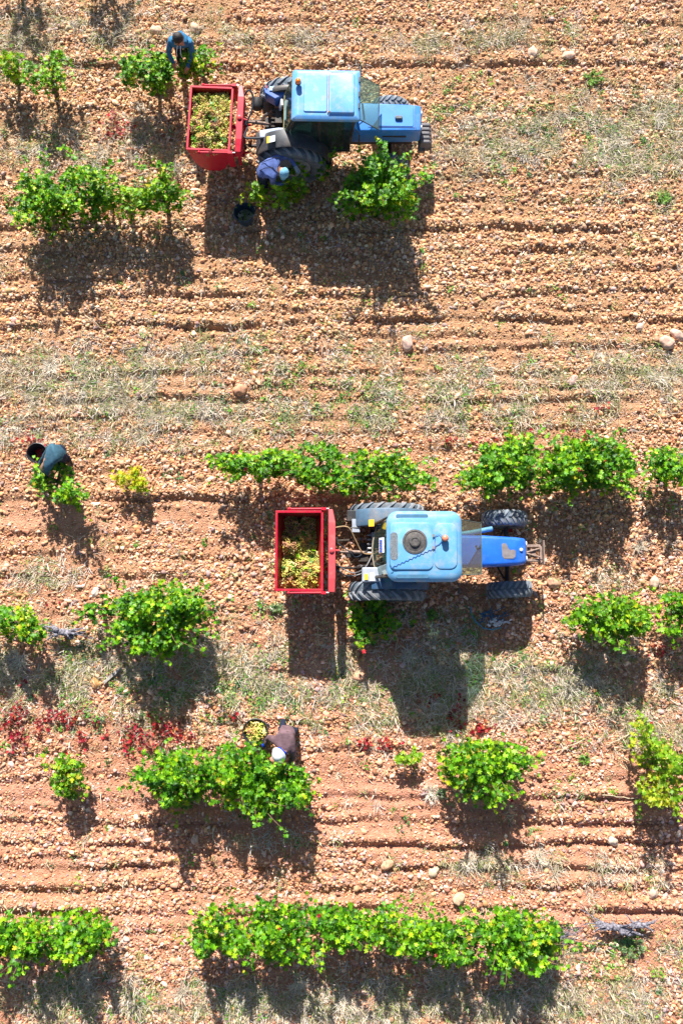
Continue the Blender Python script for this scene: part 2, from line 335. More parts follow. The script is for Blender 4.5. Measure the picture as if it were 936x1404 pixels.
# small clods in the sheet itself
inn=np.clip(1.3-np.maximum(np.abs(X)/8.5,np.abs(Y-.6)/12),0,1)
Z=Z+inn*((N1(X*14,Y*14)-.5)*.022+(N2(X*27,Y*27)-.5)*.014)
nx,ny=X.shape;ii=np.arange(nx*ny).reshape(nx,ny)
Fq=np.stack([ii[:-1,:-1],ii[1:,:-1],ii[1:,1:],ii[:-1,1:]],-1).reshape(-1)
gmask=np.zeros((nx*ny,3),np.float32)
gmask[:,0]=np.clip(grassf(X,Y),0,1).ravel();gmask[:,2]=np.clip(.45-Y/9.,0,1).ravel();gmask[:,1]=np.clip(field(X,Y,SOIL),0,1).ravel()
def ground_mat():
    m,nt,b=newmat('stony_soil');N=nt.nodes;L=nt.links
    geo=N.new('ShaderNodeNewGeometry')
    def noise(s,d=6,r=.55):
        n=N.new('ShaderNodeTexNoise');n.inputs['Scale'].default_value=s;n.inputs['Detail'].default_value=d;n.inputs['Roughness'].default_value=r;L.new(geo.outputs['Position'],n.inputs['Vector']);return n
    def ramp(src,els):
        r=N.new('ShaderNodeValToRGB')
        while len(r.color_ramp.elements)<len(els):r.color_ramp.elements.new(.5)
        for e,(p,c) in zip(r.color_ramp.elements,els):e.position=p;e.color=(*c,1)
        L.new(src,r.inputs['Fac']);return r.outputs['Color']
    def mix(f,a,b_):
        x=N.new('ShaderNodeMix');x.data_type='RGBA'
        for s,k in((f,'Factor'),(a,'A'),(b_,'B')):
            if hasattr(s,'links'):L.new(s,x.inputs[k])
            elif k=='Factor':x.inputs[k].default_value=s
            else:x.inputs[k].default_value=(*s,1)
        return x.outputs['Result']
    big=ramp(noise(.5,4).outputs['Fac'],[(.3,(.40,.20,.115)),(.7,(.46,.26,.16))])
    fine=ramp(noise(24,6,.7).outputs['Fac'],[(.25,(.20,.09,.05)),(.5,(.38,.20,.12)),(.75,(.56,.37,.25))])
    c=mix(.5,big,fine)  # stony ground kept darker than bare soil: shade of the crevices put into the colour
    vor=N.new('ShaderNodeTexVoronoi');vor.inputs['Scale'].default_value=38;L.new(geo.outputs['Position'],vor.inputs['Vector'])
    sep=N.new('ShaderNodeSeparateColor');L.new(vor.outputs['Color'],sep.inputs['Color'])
    vc=ramp(sep.outputs['Red'],[(0,(.26,.12,.07)),(.3,(.42,.22,.13)),(.6,(.50,.30,.18)),(.85,(.62,.44,.32)),(1,(.38,.28,.27))])
    c=mix(.42,c,vc)
    at=N.new('ShaderNodeAttribute');at.attribute_name='tint';sp=N.new('ShaderNodeSeparateColor');L.new(at.outputs['Color'],sp.inputs['Color'])
    soilc=ramp(noise(9,6,.6).outputs['Fac'],[(.3,(.44,.215,.14)),(.7,(.60,.35,.25))])
    ms=N.new('ShaderNodeMath');ms.operation='MULTIPLY';ms.inputs[1].default_value=.8;L.new(sp.outputs['Green'],ms.inputs[0])
    c=mix(ms.outputs[0],c,soilc)
    thc=ramp(noise(17,8,.75).outputs['Fac'],[(.3,(.26,.17,.11)),(.5,(.46,.33,.23)),(.7,(.64,.53,.43))])
    mt=N.new('ShaderNodeMath');mt.operation='MULTIPLY';nb=noise(6,6,.7);L.new(nb.outputs['Fac'],mt.inputs[0]);L.new(sp.outputs['Red'],mt.inputs[1])
    mr=N.new('ShaderNodeMapRange');mr.inputs['From Min'].default_value=.15;mr.inputs['From Max'].default_value=.5;mr.inputs['To Max'].default_value=.7;L.new(mt.outputs[0],mr.inputs['Value'])
    c=mix(mr.outputs['Result'],c,thc)
    vm=N.new('ShaderNodeVectorMath');vm.operation='MULTIPLY';L.new(c,vm.inputs[0])
    L.new(mix(sp.outputs['Blue'],(.97,.97,.84),(1.08,.92,.88)),vm.inputs[1]);c=vm.outputs['Vector']
    L.new(c,b.inputs['Base Color']);b.inputs['Roughness'].default_value=.95;b.inputs['Specular IOR Level'].default_value=.15
    b1=N.new('ShaderNodeBump');b1.inputs['Strength'].default_value=.9;b1.inputs['Distance'].default_value=.02;b1.invert=True;L.new(vor.outputs['Distance'],b1.inputs['Height'])
    b2=N.new('ShaderNodeBump');b2.inputs['Strength'].default_value=.8;b2.inputs['Distance'].default_value=.02;L.new(noise(45,6,.7).outputs['Fac'],b2.inputs['Height']);L.new(b1.outputs['Normal'],b2.inputs['Normal'])
    L.new(b2.outputs['Normal'],b.inputs['Normal']);return m
g=npmesh('ground',np.stack([X.ravel(),Y.ravel(),Z.ravel()],1),Fq,4,[ground_mat()],gmask,None,True)
props(g,'orange stony vineyard soil with parallel furrows',kind='structure')
# ------------------------------------------------------------------ pebbles
def rock_templates(n,k=.55):
    vs=[];fs=[]
    # upper hemisphere of a subdivided octahedron with the equator pulled down
    base=np.array([(0,0,1),(1,0,0),(0,1,0),(-1,0,0),(0,-1,0)]+[tuple(np.array(a)/np.linalg.norm(a)) for a in((1,0,1),(0,1,1),(-1,0,1),(0,-1,1),(1,1,0),(-1,1,0),(-1,-1,0),(1,-1,0))],float)
    base[np.abs(base[:,2])<.01,2]=-.35
    F_=[]
    for i in range(4):
        e1=1+i;e2=1+(i+1)%4;t1=5+i;t2=5+(i+1)%4;m=9+i
        F_+=[(0,t1,t2),(t1,e1,m),(t1,m,t2),(t2,m,e2)]
    out=[]
    for q in range(n):
        r=1+k*(rng.random(13)-.5)*1.6
        out.append(base*r[:,None]*(1,1,.85))
    return out,F_
RT,RF=rock_templates(24)
def stone_cols(n,bright=1.,):
    pal=np.array([(.57,.31,.165),(.62,.37,.21),(.50,.24,.12),(.66,.43,.29),(.48,.27,.18),(.74,.55,.44),(.40,.20,.12),(.58,.34,.20),(.40,.29,.29),(.30,.14,.09),(.58,.30,.21),(.74,.58,.48)])
    p=np.array([.12,.15,.10,.14,.1,.12,.07,.03,.07,.03,.06,.05]);c=pal[rng.choice(len(pal),n,p=p/p.sum())]
    return c*(1+.24*rng.standard_normal((n,1))).clip(.4,1.5)*(1+.04*rng.standard_normal((n,3)))*bright
def pebbles(name,n,x0,x1,y0,y1,smin,smed,smax,keepf):
    x=rng.uniform(x0,x1,n);y=rng.uniform(y0,y1,n)
    k=rng.random(n)<keepf(x,y);x=x[k];y=y[k];n=len(x)
    s=np.clip(smed*np.exp(.42*rng.standard_normal(n)),smin,smax)/2
    z=hgt(x,y)+s*(rng.random(n)*.75+.05)
    sc_=np.stack([s*rng.uniform(.9,1.5,n),s*rng.uniform(.7,1.05,n),s*rng.uniform(.7,1.1,n)],1)
    return x,y,z,sc_,s
def keep_main(x,y):
    n=N2(x*1.1+40,y*1.5+9);n=.65*n+.35*N1(x*3.2+4,y*4.1);k=.10+1.5*np.clip(n*2.3-.72,0,1)
    return np.clip(k*(1-.75*np.clip(field(x,y,SOIL),0,1))*(1-.7*np.clip(grassf(x,y),0,1)),.04,1)
X1=pebbles('a',270000,-7.5,7.5,-10,11.3,.016,.036,.10,keep_main)
X2=pebbles('b',90000,-7.5,7.5,-10,11.3,.012,.022,.04,lambda x,y:np.full_like(x,.8))
def stony(x,y): return np.clip(field(x,y,[(468,350,700,110,.6),(700,780,260,90,.5),(420,800,200,80,.3),(468,120,600,30,.4),(300,650,400,25,.4),(800,560,200,20,.2)]),0,.9)
X3=pebbles('c',75000,-7.5,7.5,-10,11.3,.026,.045,.09,stony)
xs=[np.concatenate([a[i] for a in(X1,X2,X3)]) for i in range(5)]
pos=np.stack(xs[:3],1);n=len(pos)
rt=rotm(rng.uniform(0,6.28,n),np.abs(rng.normal(0,.3,n)),rng.uniform(0,6.28,n))
lowf=np.clip(.45-pos[:,1]/9.,0,1)[:,None]
scol=stone_cols(n)*(np.array((1.0,.965,.83))*(1-lowf)+np.array((1.04,.91,.86))*lowf)
peb=scatter('pebbles',RT,RF,pos,rt,xs[3],scol,[M_STONE],False)
props(peb,'orange and pink rounded pebbles strewn over the whole field',kind='stuff')
# ------------------------------------------------------------------ grasses
def blades(name,cx,cy,nb,length,width,lean,cols,label,per=3,spread=.05):
    """each tuft at (cx,cy) has nb blades; blade = 3 segments strip of 7 verts"""
    n=len(cx)*nb;x0=np.repeat(cx,nb)+rng.normal(0,spread,n);y0=np.repeat(cy,nb)+rng.normal(0,spread,n)
    L_=np.repeat(length,nb)*rng.uniform(.45,1.15,n);th=rng.uniform(0,6.28,n);ln=np.clip(rng.normal(lean,.35,n),.1,1.45)
    wv=width*rng.uniform(.6,1.4,n)
    dx,dy=np.cos(th),np.sin(th);px_,py_=-dy,dx
    z0=hgt(x0,y0)-.01
    ts=np.array([0,.35,.7,1.]);V=np.zeros((n,7,3))
    for i,t in enumerate(ts):
        ang=ln*(.5+.7*t);hx=L_*t*np.sin(ang);hz_=L_*t*np.cos(ang)
        cxp=x0+dx*hx;cyp=y0+dy*hx;czp=z0+np.maximum(hz_,.008)
        ww=wv*(1,.85,.55,0)[i]
        if i<3:
            V[:,2*i,0]=cxp+px_*ww;V[:,2*i,1]=cyp+py_*ww;V[:,2*i,2]=czp
            V[:,2*i+1,0]=cxp-px_*ww;V[:,2*i+1,1]=cyp-py_*ww;V[:,2*i+1,2]=czp
        else:V[:,6,0]=cxp;V[:,6,1]=cyp;V[:,6,2]=czp
    f=np.array([(0,1,3),(0,3,2),(2,3,5),(2,5,4),(4,5,6)])
    ff=(f[None]+(np.arange(n)*7)[:,None,None]).reshape(-1)
    cc=cols[rng.integers(0,len(cols),len(cx))];cc=np.repeat(cc,nb,axis=0)*(1+.18*rng.standard_normal((n,1))).clip(.5,1.5)
    o=npmesh(name,V.reshape(-1,3),ff,3,[M_GRASS],np.repeat(cc,7,axis=0))
    return props(o,label,kind='stuff')
def sample(fn,n,thr=0.):
    x=rng.uniform(-7.3,7.3,n);y=rng.uniform(-9.8,11,n);v=fn(x,y)*np.clip(N3(x*2.2+5,y*2.6)*1.8-.1,0,1.2)
    k=(rng.random(n)<v)&(v>thr);return x[k],y[k]
gx_,gy_=sample(lambda x,y:(1.45*grassf(x,y)+.03)*np.clip(N1(x*4.3,y*5.1+7)*2.-.35,0,1.1),105000,.03)
ex_,ey_=sample(lambda x,y:np.full_like(x,.35),4500)
gx_=np.concatenate([gx_,ex_]);gy_=np.concatenate([gy_,ey_])
dry=np.array([(.66,.55,.40),(.70,.61,.50),(.58,.46,.36),(.52,.46,.43),(.44,.36,.22),(.66,.54,.34),(.70,.65,.58),(.56,.50,.42),(.36,.38,.15),(.26,.34,.10),(.34,.34,.18)])
blades('dry_grass',gx_,gy_,11,rng.uniform(.07,.24,len(gx_)),.0062,.85,dry,'pale dry grass lying in tufts between the rows',spread=.06)
sx_=[];sy_=[]
for a,b in[(150,905),(735,1172),(845,195),(70,505),(215,575),(875,748),(590,1265-180),(350,935),(640,1185),(120,1335),(410,1350),(760,1195),(905,165),(820,215),(30,905),(560,900),(250,1360),(470,1372),(700,1385),(780,945),(200,600),(900,520)]:
    q=P(a,b);sx_.append(q[0]);sy_.append(q[1])
blades('dry_grass',np.array(sx_),np.array(sy_),90,np.full(len(sx_),.27),.005,1.0,np.array([(.68,.62,.52),(.6,.53,.42)]),'pale starburst tufts of bleached dry grass',spread=.05)
wx,wy=sample(lambda x,y:field(x,y,GREENS),38000,.03)
e2x,e2y=sample(lambda x,y:np.full_like(x,.16),3500);wx=np.concatenate([wx,e2x]);wy=np.concatenate([wy,e2y])
grn=np.array([(.12,.28,.05),(.18,.34,.07),(.14,.28,.14),(.24,.36,.12),(.12,.24,.12),(.28,.42,.05),(.32,.38,.2)])
blades('green_weeds',wx,wy,12,rng.uniform(.04,.12,len(wx)),.007,.9,grn,'low green weeds scattered among the stones',spread=.035)
# ------------------------------------------------------------------ leaves
LO=[(0,-.22),(.22,-.52),(.45,-.40),(.30,-.08),(.62,.10),(.30,.18),(.34,.50),(.11,.34),(0,.70),(-.11,.34),(-.34,.50),(-.30,.18),(-.62,.10),(-.30,-.08),(-.45,-.40),(-.22,-.52)]
def leaf_t(n):
    out=[]
    for q in range(n):
        cup=rng.uniform(-.35,.25);fold=rng.uniform(0,.35);v=[(0,0,0)]
        for a,b in LO:
            a*=1+.1*rng.standard_normal();b*=1+.1*rng.standard_normal();r=math.hypot(a,b)
            v.append((a,b,cup*r*r*1.6+fold*abs(a)+.06*rng.standard_normal()))
        out.append(np.array(v))
    return out,[(0,1+i,1+(i+1)%16) for i in range(16)]
LT,LF=leaf_t(14)
GPAL=np.array([(.040,.16,.004),(.06,.22,.004),(.10,.30,.005),(.15,.37,.006),(.018,.085,.005),(.25,.47,.010),(.07,.25,.005)])
GPALY=np.array([(.28,.42,.012),(.40,.46,.012),(.52,.50,.02),(.24,.42,.012),(.40,.32,.02)])
GPALR=np.array([(.55,.02,.035),(.34,.012,.03),(.62,.05,.04),(.48,.02,.06),(.60,.22,.18),(.28,.02,.04),(.55,.12,.05),(.24,.06,.035),(.50,.015,.03)])
def leafcloud(name,pos,size,tint,parent=None,tiltm=.55,mats=None):
    n=len(pos)
    rt=rotm(rng.uniform(0,6.28,n),np.clip(np.abs(rng.normal(tiltm,.4,n)),0,1.5),rng.normal(math.pi,1.5,n))
    s=np.repeat(size[:,None],3,1)
    return scatter(name,LT,LF,pos,rt,s,tint,mats or [M_LEAF],False,parent)
def pick(pal,n,var=.15): return pal[rng.integers(0,len(pal),n)]*(1+var*rng.standard_normal((n,1))).clip(.5,1.6)
rx_,ry_=sample(lambda x,y:field(x,y,REDS)*np.clip(N4(x*5,y*5)*3-1.,0,1.2),200000,.05)
n=len(rx_);o=leafcloud('red_leaves',np.stack([rx_,ry_,hgt(rx_,ry_)+rng.uniform(.03,.13,n)],1),rng.uniform(.035,.07,n),pick(GPALR,n,.35)*.68,None,.5);props(o,'crimson leaves of low plants in patches between the vine rows',kind='stuff')
# leafy weeds: rosettes of small leaves close to the ground
qx,qy=sample(lambda x,y:1.3*field(x,y,GREENS)+.05,7500,.0)
qn=14;X9=np.repeat(qx,qn);Y9=np.repeat(qy,qn);sp9=np.repeat(rng.uniform(.025,.075,len(qx)),qn)
X9=X9+rng.normal(0,1,len(X9))*sp9;Y9=Y9+rng.normal(0,1,len(Y9))*sp9;c9=np.repeat(pick(np.array([(.10,.30,.03),(.16,.38,.04),(.12,.26,.10),(.22,.40,.05),(.30,.42,.14),(.10,.24,.07)]),len(qx)),qn,axis=0)*(1+.2*rng.standard_normal((len(X9),1))).clip(.5,1.5)
o=leafcloud('green_ground_cover',np.stack([X9,Y9,hgt(X9,Y9)+.02+rng.random(len(X9))*sp9*.9],1),rng.uniform(.022,.045,len(X9)),c9,None,.45);props(o,'small leafy green weeds between the stones',kind='stuff')
# ------------------------------------------------------------------ vines
VG='bush vines planted in rows'
def vine(label,ells,top=1.25,bot=.22,dens=1.,yellow=.04,base=None,zc=.75,shoots=(),lsize=.084,pale=0.,group=VG):
    vr=random.Random(len(label)*131+int(ells[0][0])*7+int(ells[0][1]))
    W=[]
    for cx,cy,rx,ry in ells:
        x,y=P(cx,cy,zc);rate=(860-cy)/18.0
        sm=abs(rate)*(top-bot)*.22
        W.append((x,y,rx*1.08/72,max(ry-sm,ry*.72)*1.08/69))
    A=[a[2]*a[3] for a in W];tot=sum(A)
    if base is None:
        bx=sum(w_[0]*a for w_,a in zip(W,A))/tot;by=sum(w_[1]*a for w_,a in zip(W,A))/tot
    else: bx,by=P(*base)
    bz=hz(bx,by)
    root=empty('grapevine',(bx,by,bz),label=label,cat='grapevine',group=group)
    small=top<.75
    # trunk with arms
    th=.42 if not small else .2
    t=MB();k=0 if small else 1
    head=Vector((vr.uniform(-.06,.06),vr.uniform(-.06,.06),th))
    rr=.045 if k else .02
    t.tube([(0,0,-.08),(vr.uniform(-.02,.02),.01,th*.35),(head.x*.6,head.y*.6,th*.7),head],[rr*1.3,rr,rr*.85,rr*1.15],9)
    arms=[]
    for i in range(5 if k else 2):
        a=i*6.28/5+vr.uniform(-.4,.4);r=vr.uniform(.12,.26)*(1 if k else .4);e=Vector((head.x+math.cos(a)*r,head.y+math.sin(a)*r,th+vr.uniform(.08,.2)))
        t.tube([head-Vector((0,0,.03)),head.lerp(e,.5)+Vector((0,0,-.02)),e],[rr*.7,rr*.5,rr*.38],7);arms.append(e)
    t.build('trunk',M_BARK,root,smooth=True)
    # canes
    cn=MB();LP=[];LS=[]
    nc=max(5,int(tot*math.pi*30*dens))
    tg=[]
    for i in range(nc):
        j=vr.choices(range(len(W)),A)[0];w_=W[j];a=vr.uniform(0,6.28);r=math.sqrt(vr.random())*1.26
        dome=1-.42*min(r,1)*min(r,1)
        tg.append((w_[0]+w_[2]*r*math.cos(a)-bx,w_[1]+w_[3]*r*math.sin(a)-by,bot+(top-bot)*dome*vr.uniform(.55,1.05),r))
    for sh in shoots:   # extra long shoots: (px,py,z)
        q=P(sh[0],sh[1],sh[2]);tg.append((q[0]-bx,q[1]-by,sh[2],1.))
    for i in range(int(3+nc*.22)):   # long stray shoots
        w_=W[vr.randrange(len(W))];a=vr.uniform(0,6.28);r=vr.uniform(1.25,1.6 if not small else 1.3)
        tg.append((w_[0]+w_[2]*r*math.cos(a)-bx,w_[1]+w_[3]*r*math.sin(a)-by,vr.choice((bot+.1,bot+.3,top*.75,top*1.0,top*1.12))*vr.uniform(.85,1.05),r))
    for (x,y,z,r) in tg:
        e=Vector((x,y,z));s=min(arms,key=lambda q:(q-e).length+vr.random()*.2)
        mid=s.lerp(e,.5);mid.z=max(s.z,e.z)*vr.uniform(.85,1.02)+.04;mid+=Vector((vr.uniform(-.07,.07),vr.uniform(-.07,.07),0))
        m=10;L_=(e-s).length;pts=[]
        for i in range(m+1):
            u=i/m;pts.append(s*(1-u)**2+mid*2*u*(1-u)+e*u*u)
        cn.tube(pts[::2]+([pts[-1]] if m%2 else []),[.006,.005,.0045,.004,.003,.002][:len(pts[::2])],4)
        nl=int(max(5,L_*17)*min(1.3,dens)*(.8 if small else 1))
        for i in range(nl):
            u=vr.uniform(.22,1.03);q=pts[min(m,int(u*m))].lerp(pts[min(m,int(u*m)+1)],(u*m)%1) if u<1 else pts[-1]
            d=.075*(.6+.6*vr.random())
            a=vr.uniform(0,6.28);LP.append((q.x+math.cos(a)*d,q.y+math.sin(a)*d,q.z+vr.uniform(-.05,.07)));LS.append(lsize*(1.2-.45*u)*vr.uniform(.65,1.25))
    # fill leaves through the volume
    nf=int(tot*math.pi*760*dens)
    for i in range(nf):
        j=vr.choices(range(len(W)),A)[0];w_=W[j];a=vr.uniform(0,6.28);r=math.sqrt(vr.random())
        x=w_[0]+w_[2]*r*math.cos(a)-bx;y=w_[1]+w_[3]*r*math.sin(a)-by
        cl=float(.7*N1((x+bx)*5+7,(y+by)*5)+.3*N3((x+bx)*11,(y+by)*11+3))
        edge=.42+.95*float(N4((bx+w_[0])*3+2.6*math.cos(a),(by+w_[1])*3+2.6*math.sin(a)))
        if r>edge or (cl<.43 and vr.random()<.9): continue
        zt=bot+(top-bot)*(1-.45*r*r)*(.30+1.05*cl)
        z=zt-(zt-bot)*(vr.random()**2.2)*.85
        LP.append((x,y,z));LS.append(lsize*vr.uniform(.7,1.2))
    LP=np.array(LP);LS=np.array(LS);n=len(LP)
    if bz: LP[:,2]=np.maximum(LP[:,2],.04)
    tint=pick(GPAL,n)
    ck=np.clip((N3((LP[:,0]+bx)*2.6+3,(LP[:,1]+by)*2.6+8)-.3)*2,0,1)[:,None]   # shoots with younger, yellower leaves
    tint=tint*(1+ck*np.array((.55,.28,.2)))
    cl=N2((LP[:,0]+bx)*3.1,(LP[:,1]+by)*3.1+LP[:,2]*3);yy=rng.random(n)<yellow*(.3+3.0*np.clip(cl*2-.9,0,1))
    tint[yy]=pick(GPALY,n)[yy]
    if yellow>=.8: tint=pick(GPALY[1:],n)*np.array((1.1,1.05,.6))
    if pale: tint=tint*(1-pale)+np.array((.28,.42,.02))*pale
    rd=rng.random(n)<.002;tint[rd]=pick(GPALR,n)[rd]
    o=leafcloud('crown',LP,LS,tint,root)
    cb=cn.build('cane',M_CANE,root);cb['kind']='stuff'
    return root
V=vine
V('vine cut by the left picture edge in the topmost row',[(8,80,24,20),(16,95,10,10)],1.05,yellow=.2,pale=.2)
V('small ragged vine beside the one on the left edge of the topmost row',[(78,85,20,14),(48,102,20,14),(64,112,22,16)],1.05,dens=.85,yellow=.1,pale=.12)
V('vine with a long tip pointing left, below the person in the blue hoodie',[(200,96,36,32),(225,102,24,24)],1.2,.25,shoots=[(158,104,.6),(165,106,.6),(172,108,.6),(188,70,1.1),(186,74,1.1)],yellow=.03)
V('yellow-green vine just above the red bin full of grapes',[(280,80,26,20),(262,95,18,14)],1.15,.28,yellow=.15,shoots=[(303,64,1.1)])
V('leftmost vine of the second row with shoots spreading left',[(45,260,30,30),(78,285,32,32),(40,292,18,18)],1.3,.22,dens=1.35,yellow=.08,shoots=[(28,245,1),(22,298,.6)])
V('dense dark green vine, second from left in the second row',[(118,258,36,34),(118,275,36,26)],1.35,.22,dens=1.4,yellow=.04)
V('low bright sparse vine between the dense vine and the tall-shoot vine, second row',[(170,272,34,24)],1.05,.22,dens=1.3,yellow=.12,pale=.15)
V('vine with a tall upright shoot, nearest the bin of the upper tractor in its row',[(222,268,28,26)],1.2,.25,dens=1.25,yellow=.12,shoots=[(232,228,1.3),(234,232,1.3),(228,238,1.25),(236,240,1.2),(245,262,1.)],pale=.1)
V('yellowing vine in front of the bending person in the navy jacket',[(350,257,22,12),(402,256,24,16),(375,267,32,10)],.98,.22,dens=.95,yellow=.3,pale=.25)
V('dark vine in shadow against the rear wheel of the upper tractor',[(420,224,30,22)],1.1,.25,dens=1.1,yellow=.02)
V('broad bushy vine right beside the shadowed front of the upper tractor',[(516,250,42,34),(542,270,32,30),(495,272,32,22),(525,228,28,18)],1.5,.3,dens=1.25,yellow=.03,zc=.95,shoots=[(565,290,.6),(574,294,.5),(450,272,.9),(545,212,1.4),(557,228,1.3)])
V('small vine beside the bent person in the slate shirt with a shoot trailing down right',[(62,652,26,20),(88,674,26,16),(74,642,18,12)],1.0,.22,yellow=.03,shoots=[(118,700,.25),(122,712,.15),(113,690,.4),(108,684,.5)])
V('little bright yellow vine standing alone in the third row',[(165,650,16,10),(185,660,14,10),(180,640,10,6)],.55,.2,dens=1.3,yellow=.9,lsize=.075)
V('vine with a thin arm reaching left above the lower red bin',[(345,638,40,22),(380,632,32,18),(308,630,20,12)],1.1,.22,shoots=[(290,632,.7),(300,626,.7),(310,630,.8),(286,634,.6)],yellow=.04)
V('vine with upright shoots between two others above the lower tractor cab',[(432,630,34,26),(442,652,32,18)],1.2,.22,yellow=.03)
V('wide vine above the lower tractor bonnet with its right side trailing',[(508,638,46,26),(550,652,38,24),(490,660,34,18)],1.15,.3,yellow=.05,shoots=[(600,662,.3),(592,664,.4),(480,618,1.2),(525,618,1.3)])
V('big vine just above the front wheels of the lower tractor',[(690,640,50,32),(665,655,32,22),(712,612,24,18)],1.3,.22,dens=1.1,yellow=.03,shoots=[(710,592,1.35),(640,650,.8)])
V('widest and tallest vine of the third row, second from the right edge',[(790,635,46,38),(832,640,36,34),(765,650,34,22)],1.35,.22,dens=1.1,yellow=.03,shoots=[(812,592,1.4),(806,596,1.4),(880,672,.3),(890,678,.25),(866,668,.5),(858,612,1.1)])
V('vine reaching out of the picture on the right of the third row',[(922,645,28,20),(905,628,18,12),(945,640,20,20)],1.15,.22,yellow=.05,shoots=[(888,620,1.),(893,655,.6)])
V('vine cut by the left edge in the fourth row, left of a dead grey vine',[(18,850,30,16),(42,866,18,14),(-14,852,20,20)],1.1,.22,yellow=.08,dens=.9,shoots=[(64,880,.4),(45,832,.9)])
V('thin low vine between the dead grey vine and the bushy vine of the fourth row',[(130,838,24,9)],.8,.3,dens=1.0,yellow=.08)
V('large bushy vine above the wooden stake lying on the ground',[(200,850,48,36),(235,845,42,34),(262,832,24,22),(210,880,36,20)],1.35,.22,dens=1.05,yellow=.05,shoots=[(283,803,1.35),(280,808,1.3),(302,862,.5),(296,858,.6),(272,892,.5),(125,835,.8)])
V('vine in the shade of the lower tractor rear wheel',[(516,852,34,26),(510,838,26,16)],.75,.2,dens=1.15,yellow=.03)
V('round bright vine right of the debris in the fourth row',[(842,845,42,28),(815,850,34,20),(862,852,32,22)],1.15,.22,yellow=.04,pale=.08,shoots=[(770,852,.6),(776,850,.7),(845,886,.4),(842,812,1.2)])
V('vine at the right edge of the fourth row with a dangling lower branch',[(924,832,22,18),(925,868,12,12),(945,845,20,24)],1.1,.22,yellow=.08)
V('straggly young vine with open twigs at the left of the fifth row',[(62,1040,20,10),(92,1075,22,20),(88,1050,22,9)],.85,.3,dens=.85,yellow=.12,pale=.1)
V('left half of the long double vine below the bucket of grapes, with a trailing tail',[(222,1058,34,28),(258,1062,38,32),(245,1085,30,22)],1.25,.22,dens=1.05,yellow=.05,shoots=[(240,1132,.3),(236,1122,.4),(230,1112,.5),(186,1060,.8),(182,1066,.8)])
V('dense vine under the bending person in the white hat',[(320,1060,44,34),(368,1070,44,34),(395,1090,26,26),(345,1090,44,24)],1.3,.22,dens=1.1,yellow=.05,shoots=[(362,1126,.3),(412,1048,.9),(352,1018,.9)])
V('tiny young vine between the two bigger vines of the fifth row',[(552,1047,9,7),(572,1045,10,9)],.5,.2,dens=1.0,yellow=.35,pale=.4,lsize=.08)
V('vine with some yellow leaves on its right, below the cab shadow of the lower tractor',[(645,1050,42,30),(690,1045,36,28),(665,1082,28,22)],1.25,.22,dens=1.05,yellow=.07,shoots=[(740,1058,.7),(730,1052,.8),(683,1010,1.2),(598,1068,.7)])
V('tall yellow-green vine at the right edge of the fifth row',[(895,1025,24,20),(912,1050,26,22),(920,1085,22,20),(884,1000,12,14),(893,1090,18,14)],1.2,.22,dens=.9,yellow=.4,pale=.35,shoots=[(877,980,1.2),(880,985,1.2),(876,992,1.2)])
V('leftmost vine of the bottom row, cut by the picture edge',[(18,1280,38,26),(45,1285,34,28),(-12,1285,20,24)],1.2,.22,dens=1.05,yellow=.04)
V('vine with a drooping tip, second from left in the bottom row',[(110,1278,40,24),(95,1300,34,24),(132,1275,22,16)],1.2,.22,dens=1.05,yellow=.05,shoots=[(82,1338,.25),(88,1330,.35),(150,1270,1.)])
V('vine at the left end of the long bottom hedge-like row',[(298,1270,34,28),(285,1290,24,22),(330,1290,24,22)],1.25,.22,dens=1.05,yellow=.03)
V('vine second from left in the long bottom group',[(375,1270,36,32),(395,1290,36,28)],1.3,.22,dens=1.05,yellow=.03)
V('narrower vine in the middle of the long bottom group',[(450,1262,36,24),(468,1280,32,24)],1.2,.22,dens=1.0,yellow=.05)
V('third vine from the right in the long bottom group',[(520,1272,40,26),(548,1285,28,24)],1.25,.22,dens=1.0,yellow=.04)
V('second vine from the right in the long bottom group, hanging low',[(595,1280,38,26),(612,1300,36,26)],1.25,.3,dens=1.05,yellow=.04,shoots=[(655,1250,1.2),(590,1325,.4)])
V('last vine of the long bottom group, beside the grey leafless bush',[(685,1285,42,34),(728,1285,36,30),(715,1310,36,24)],1.3,.3,dens=1.05,yellow=.05,shoots=[(775,1290,.6),(768,1284,.6),(740,1330,.4)])
V('vine just outside the top edge whose shadow darkens the top left corner',[(14,-48,36,24)],1.3)
V('vine beyond the top edge throwing a short shadow above the blue hoodie',[(135,-62,30,18)],1.2)
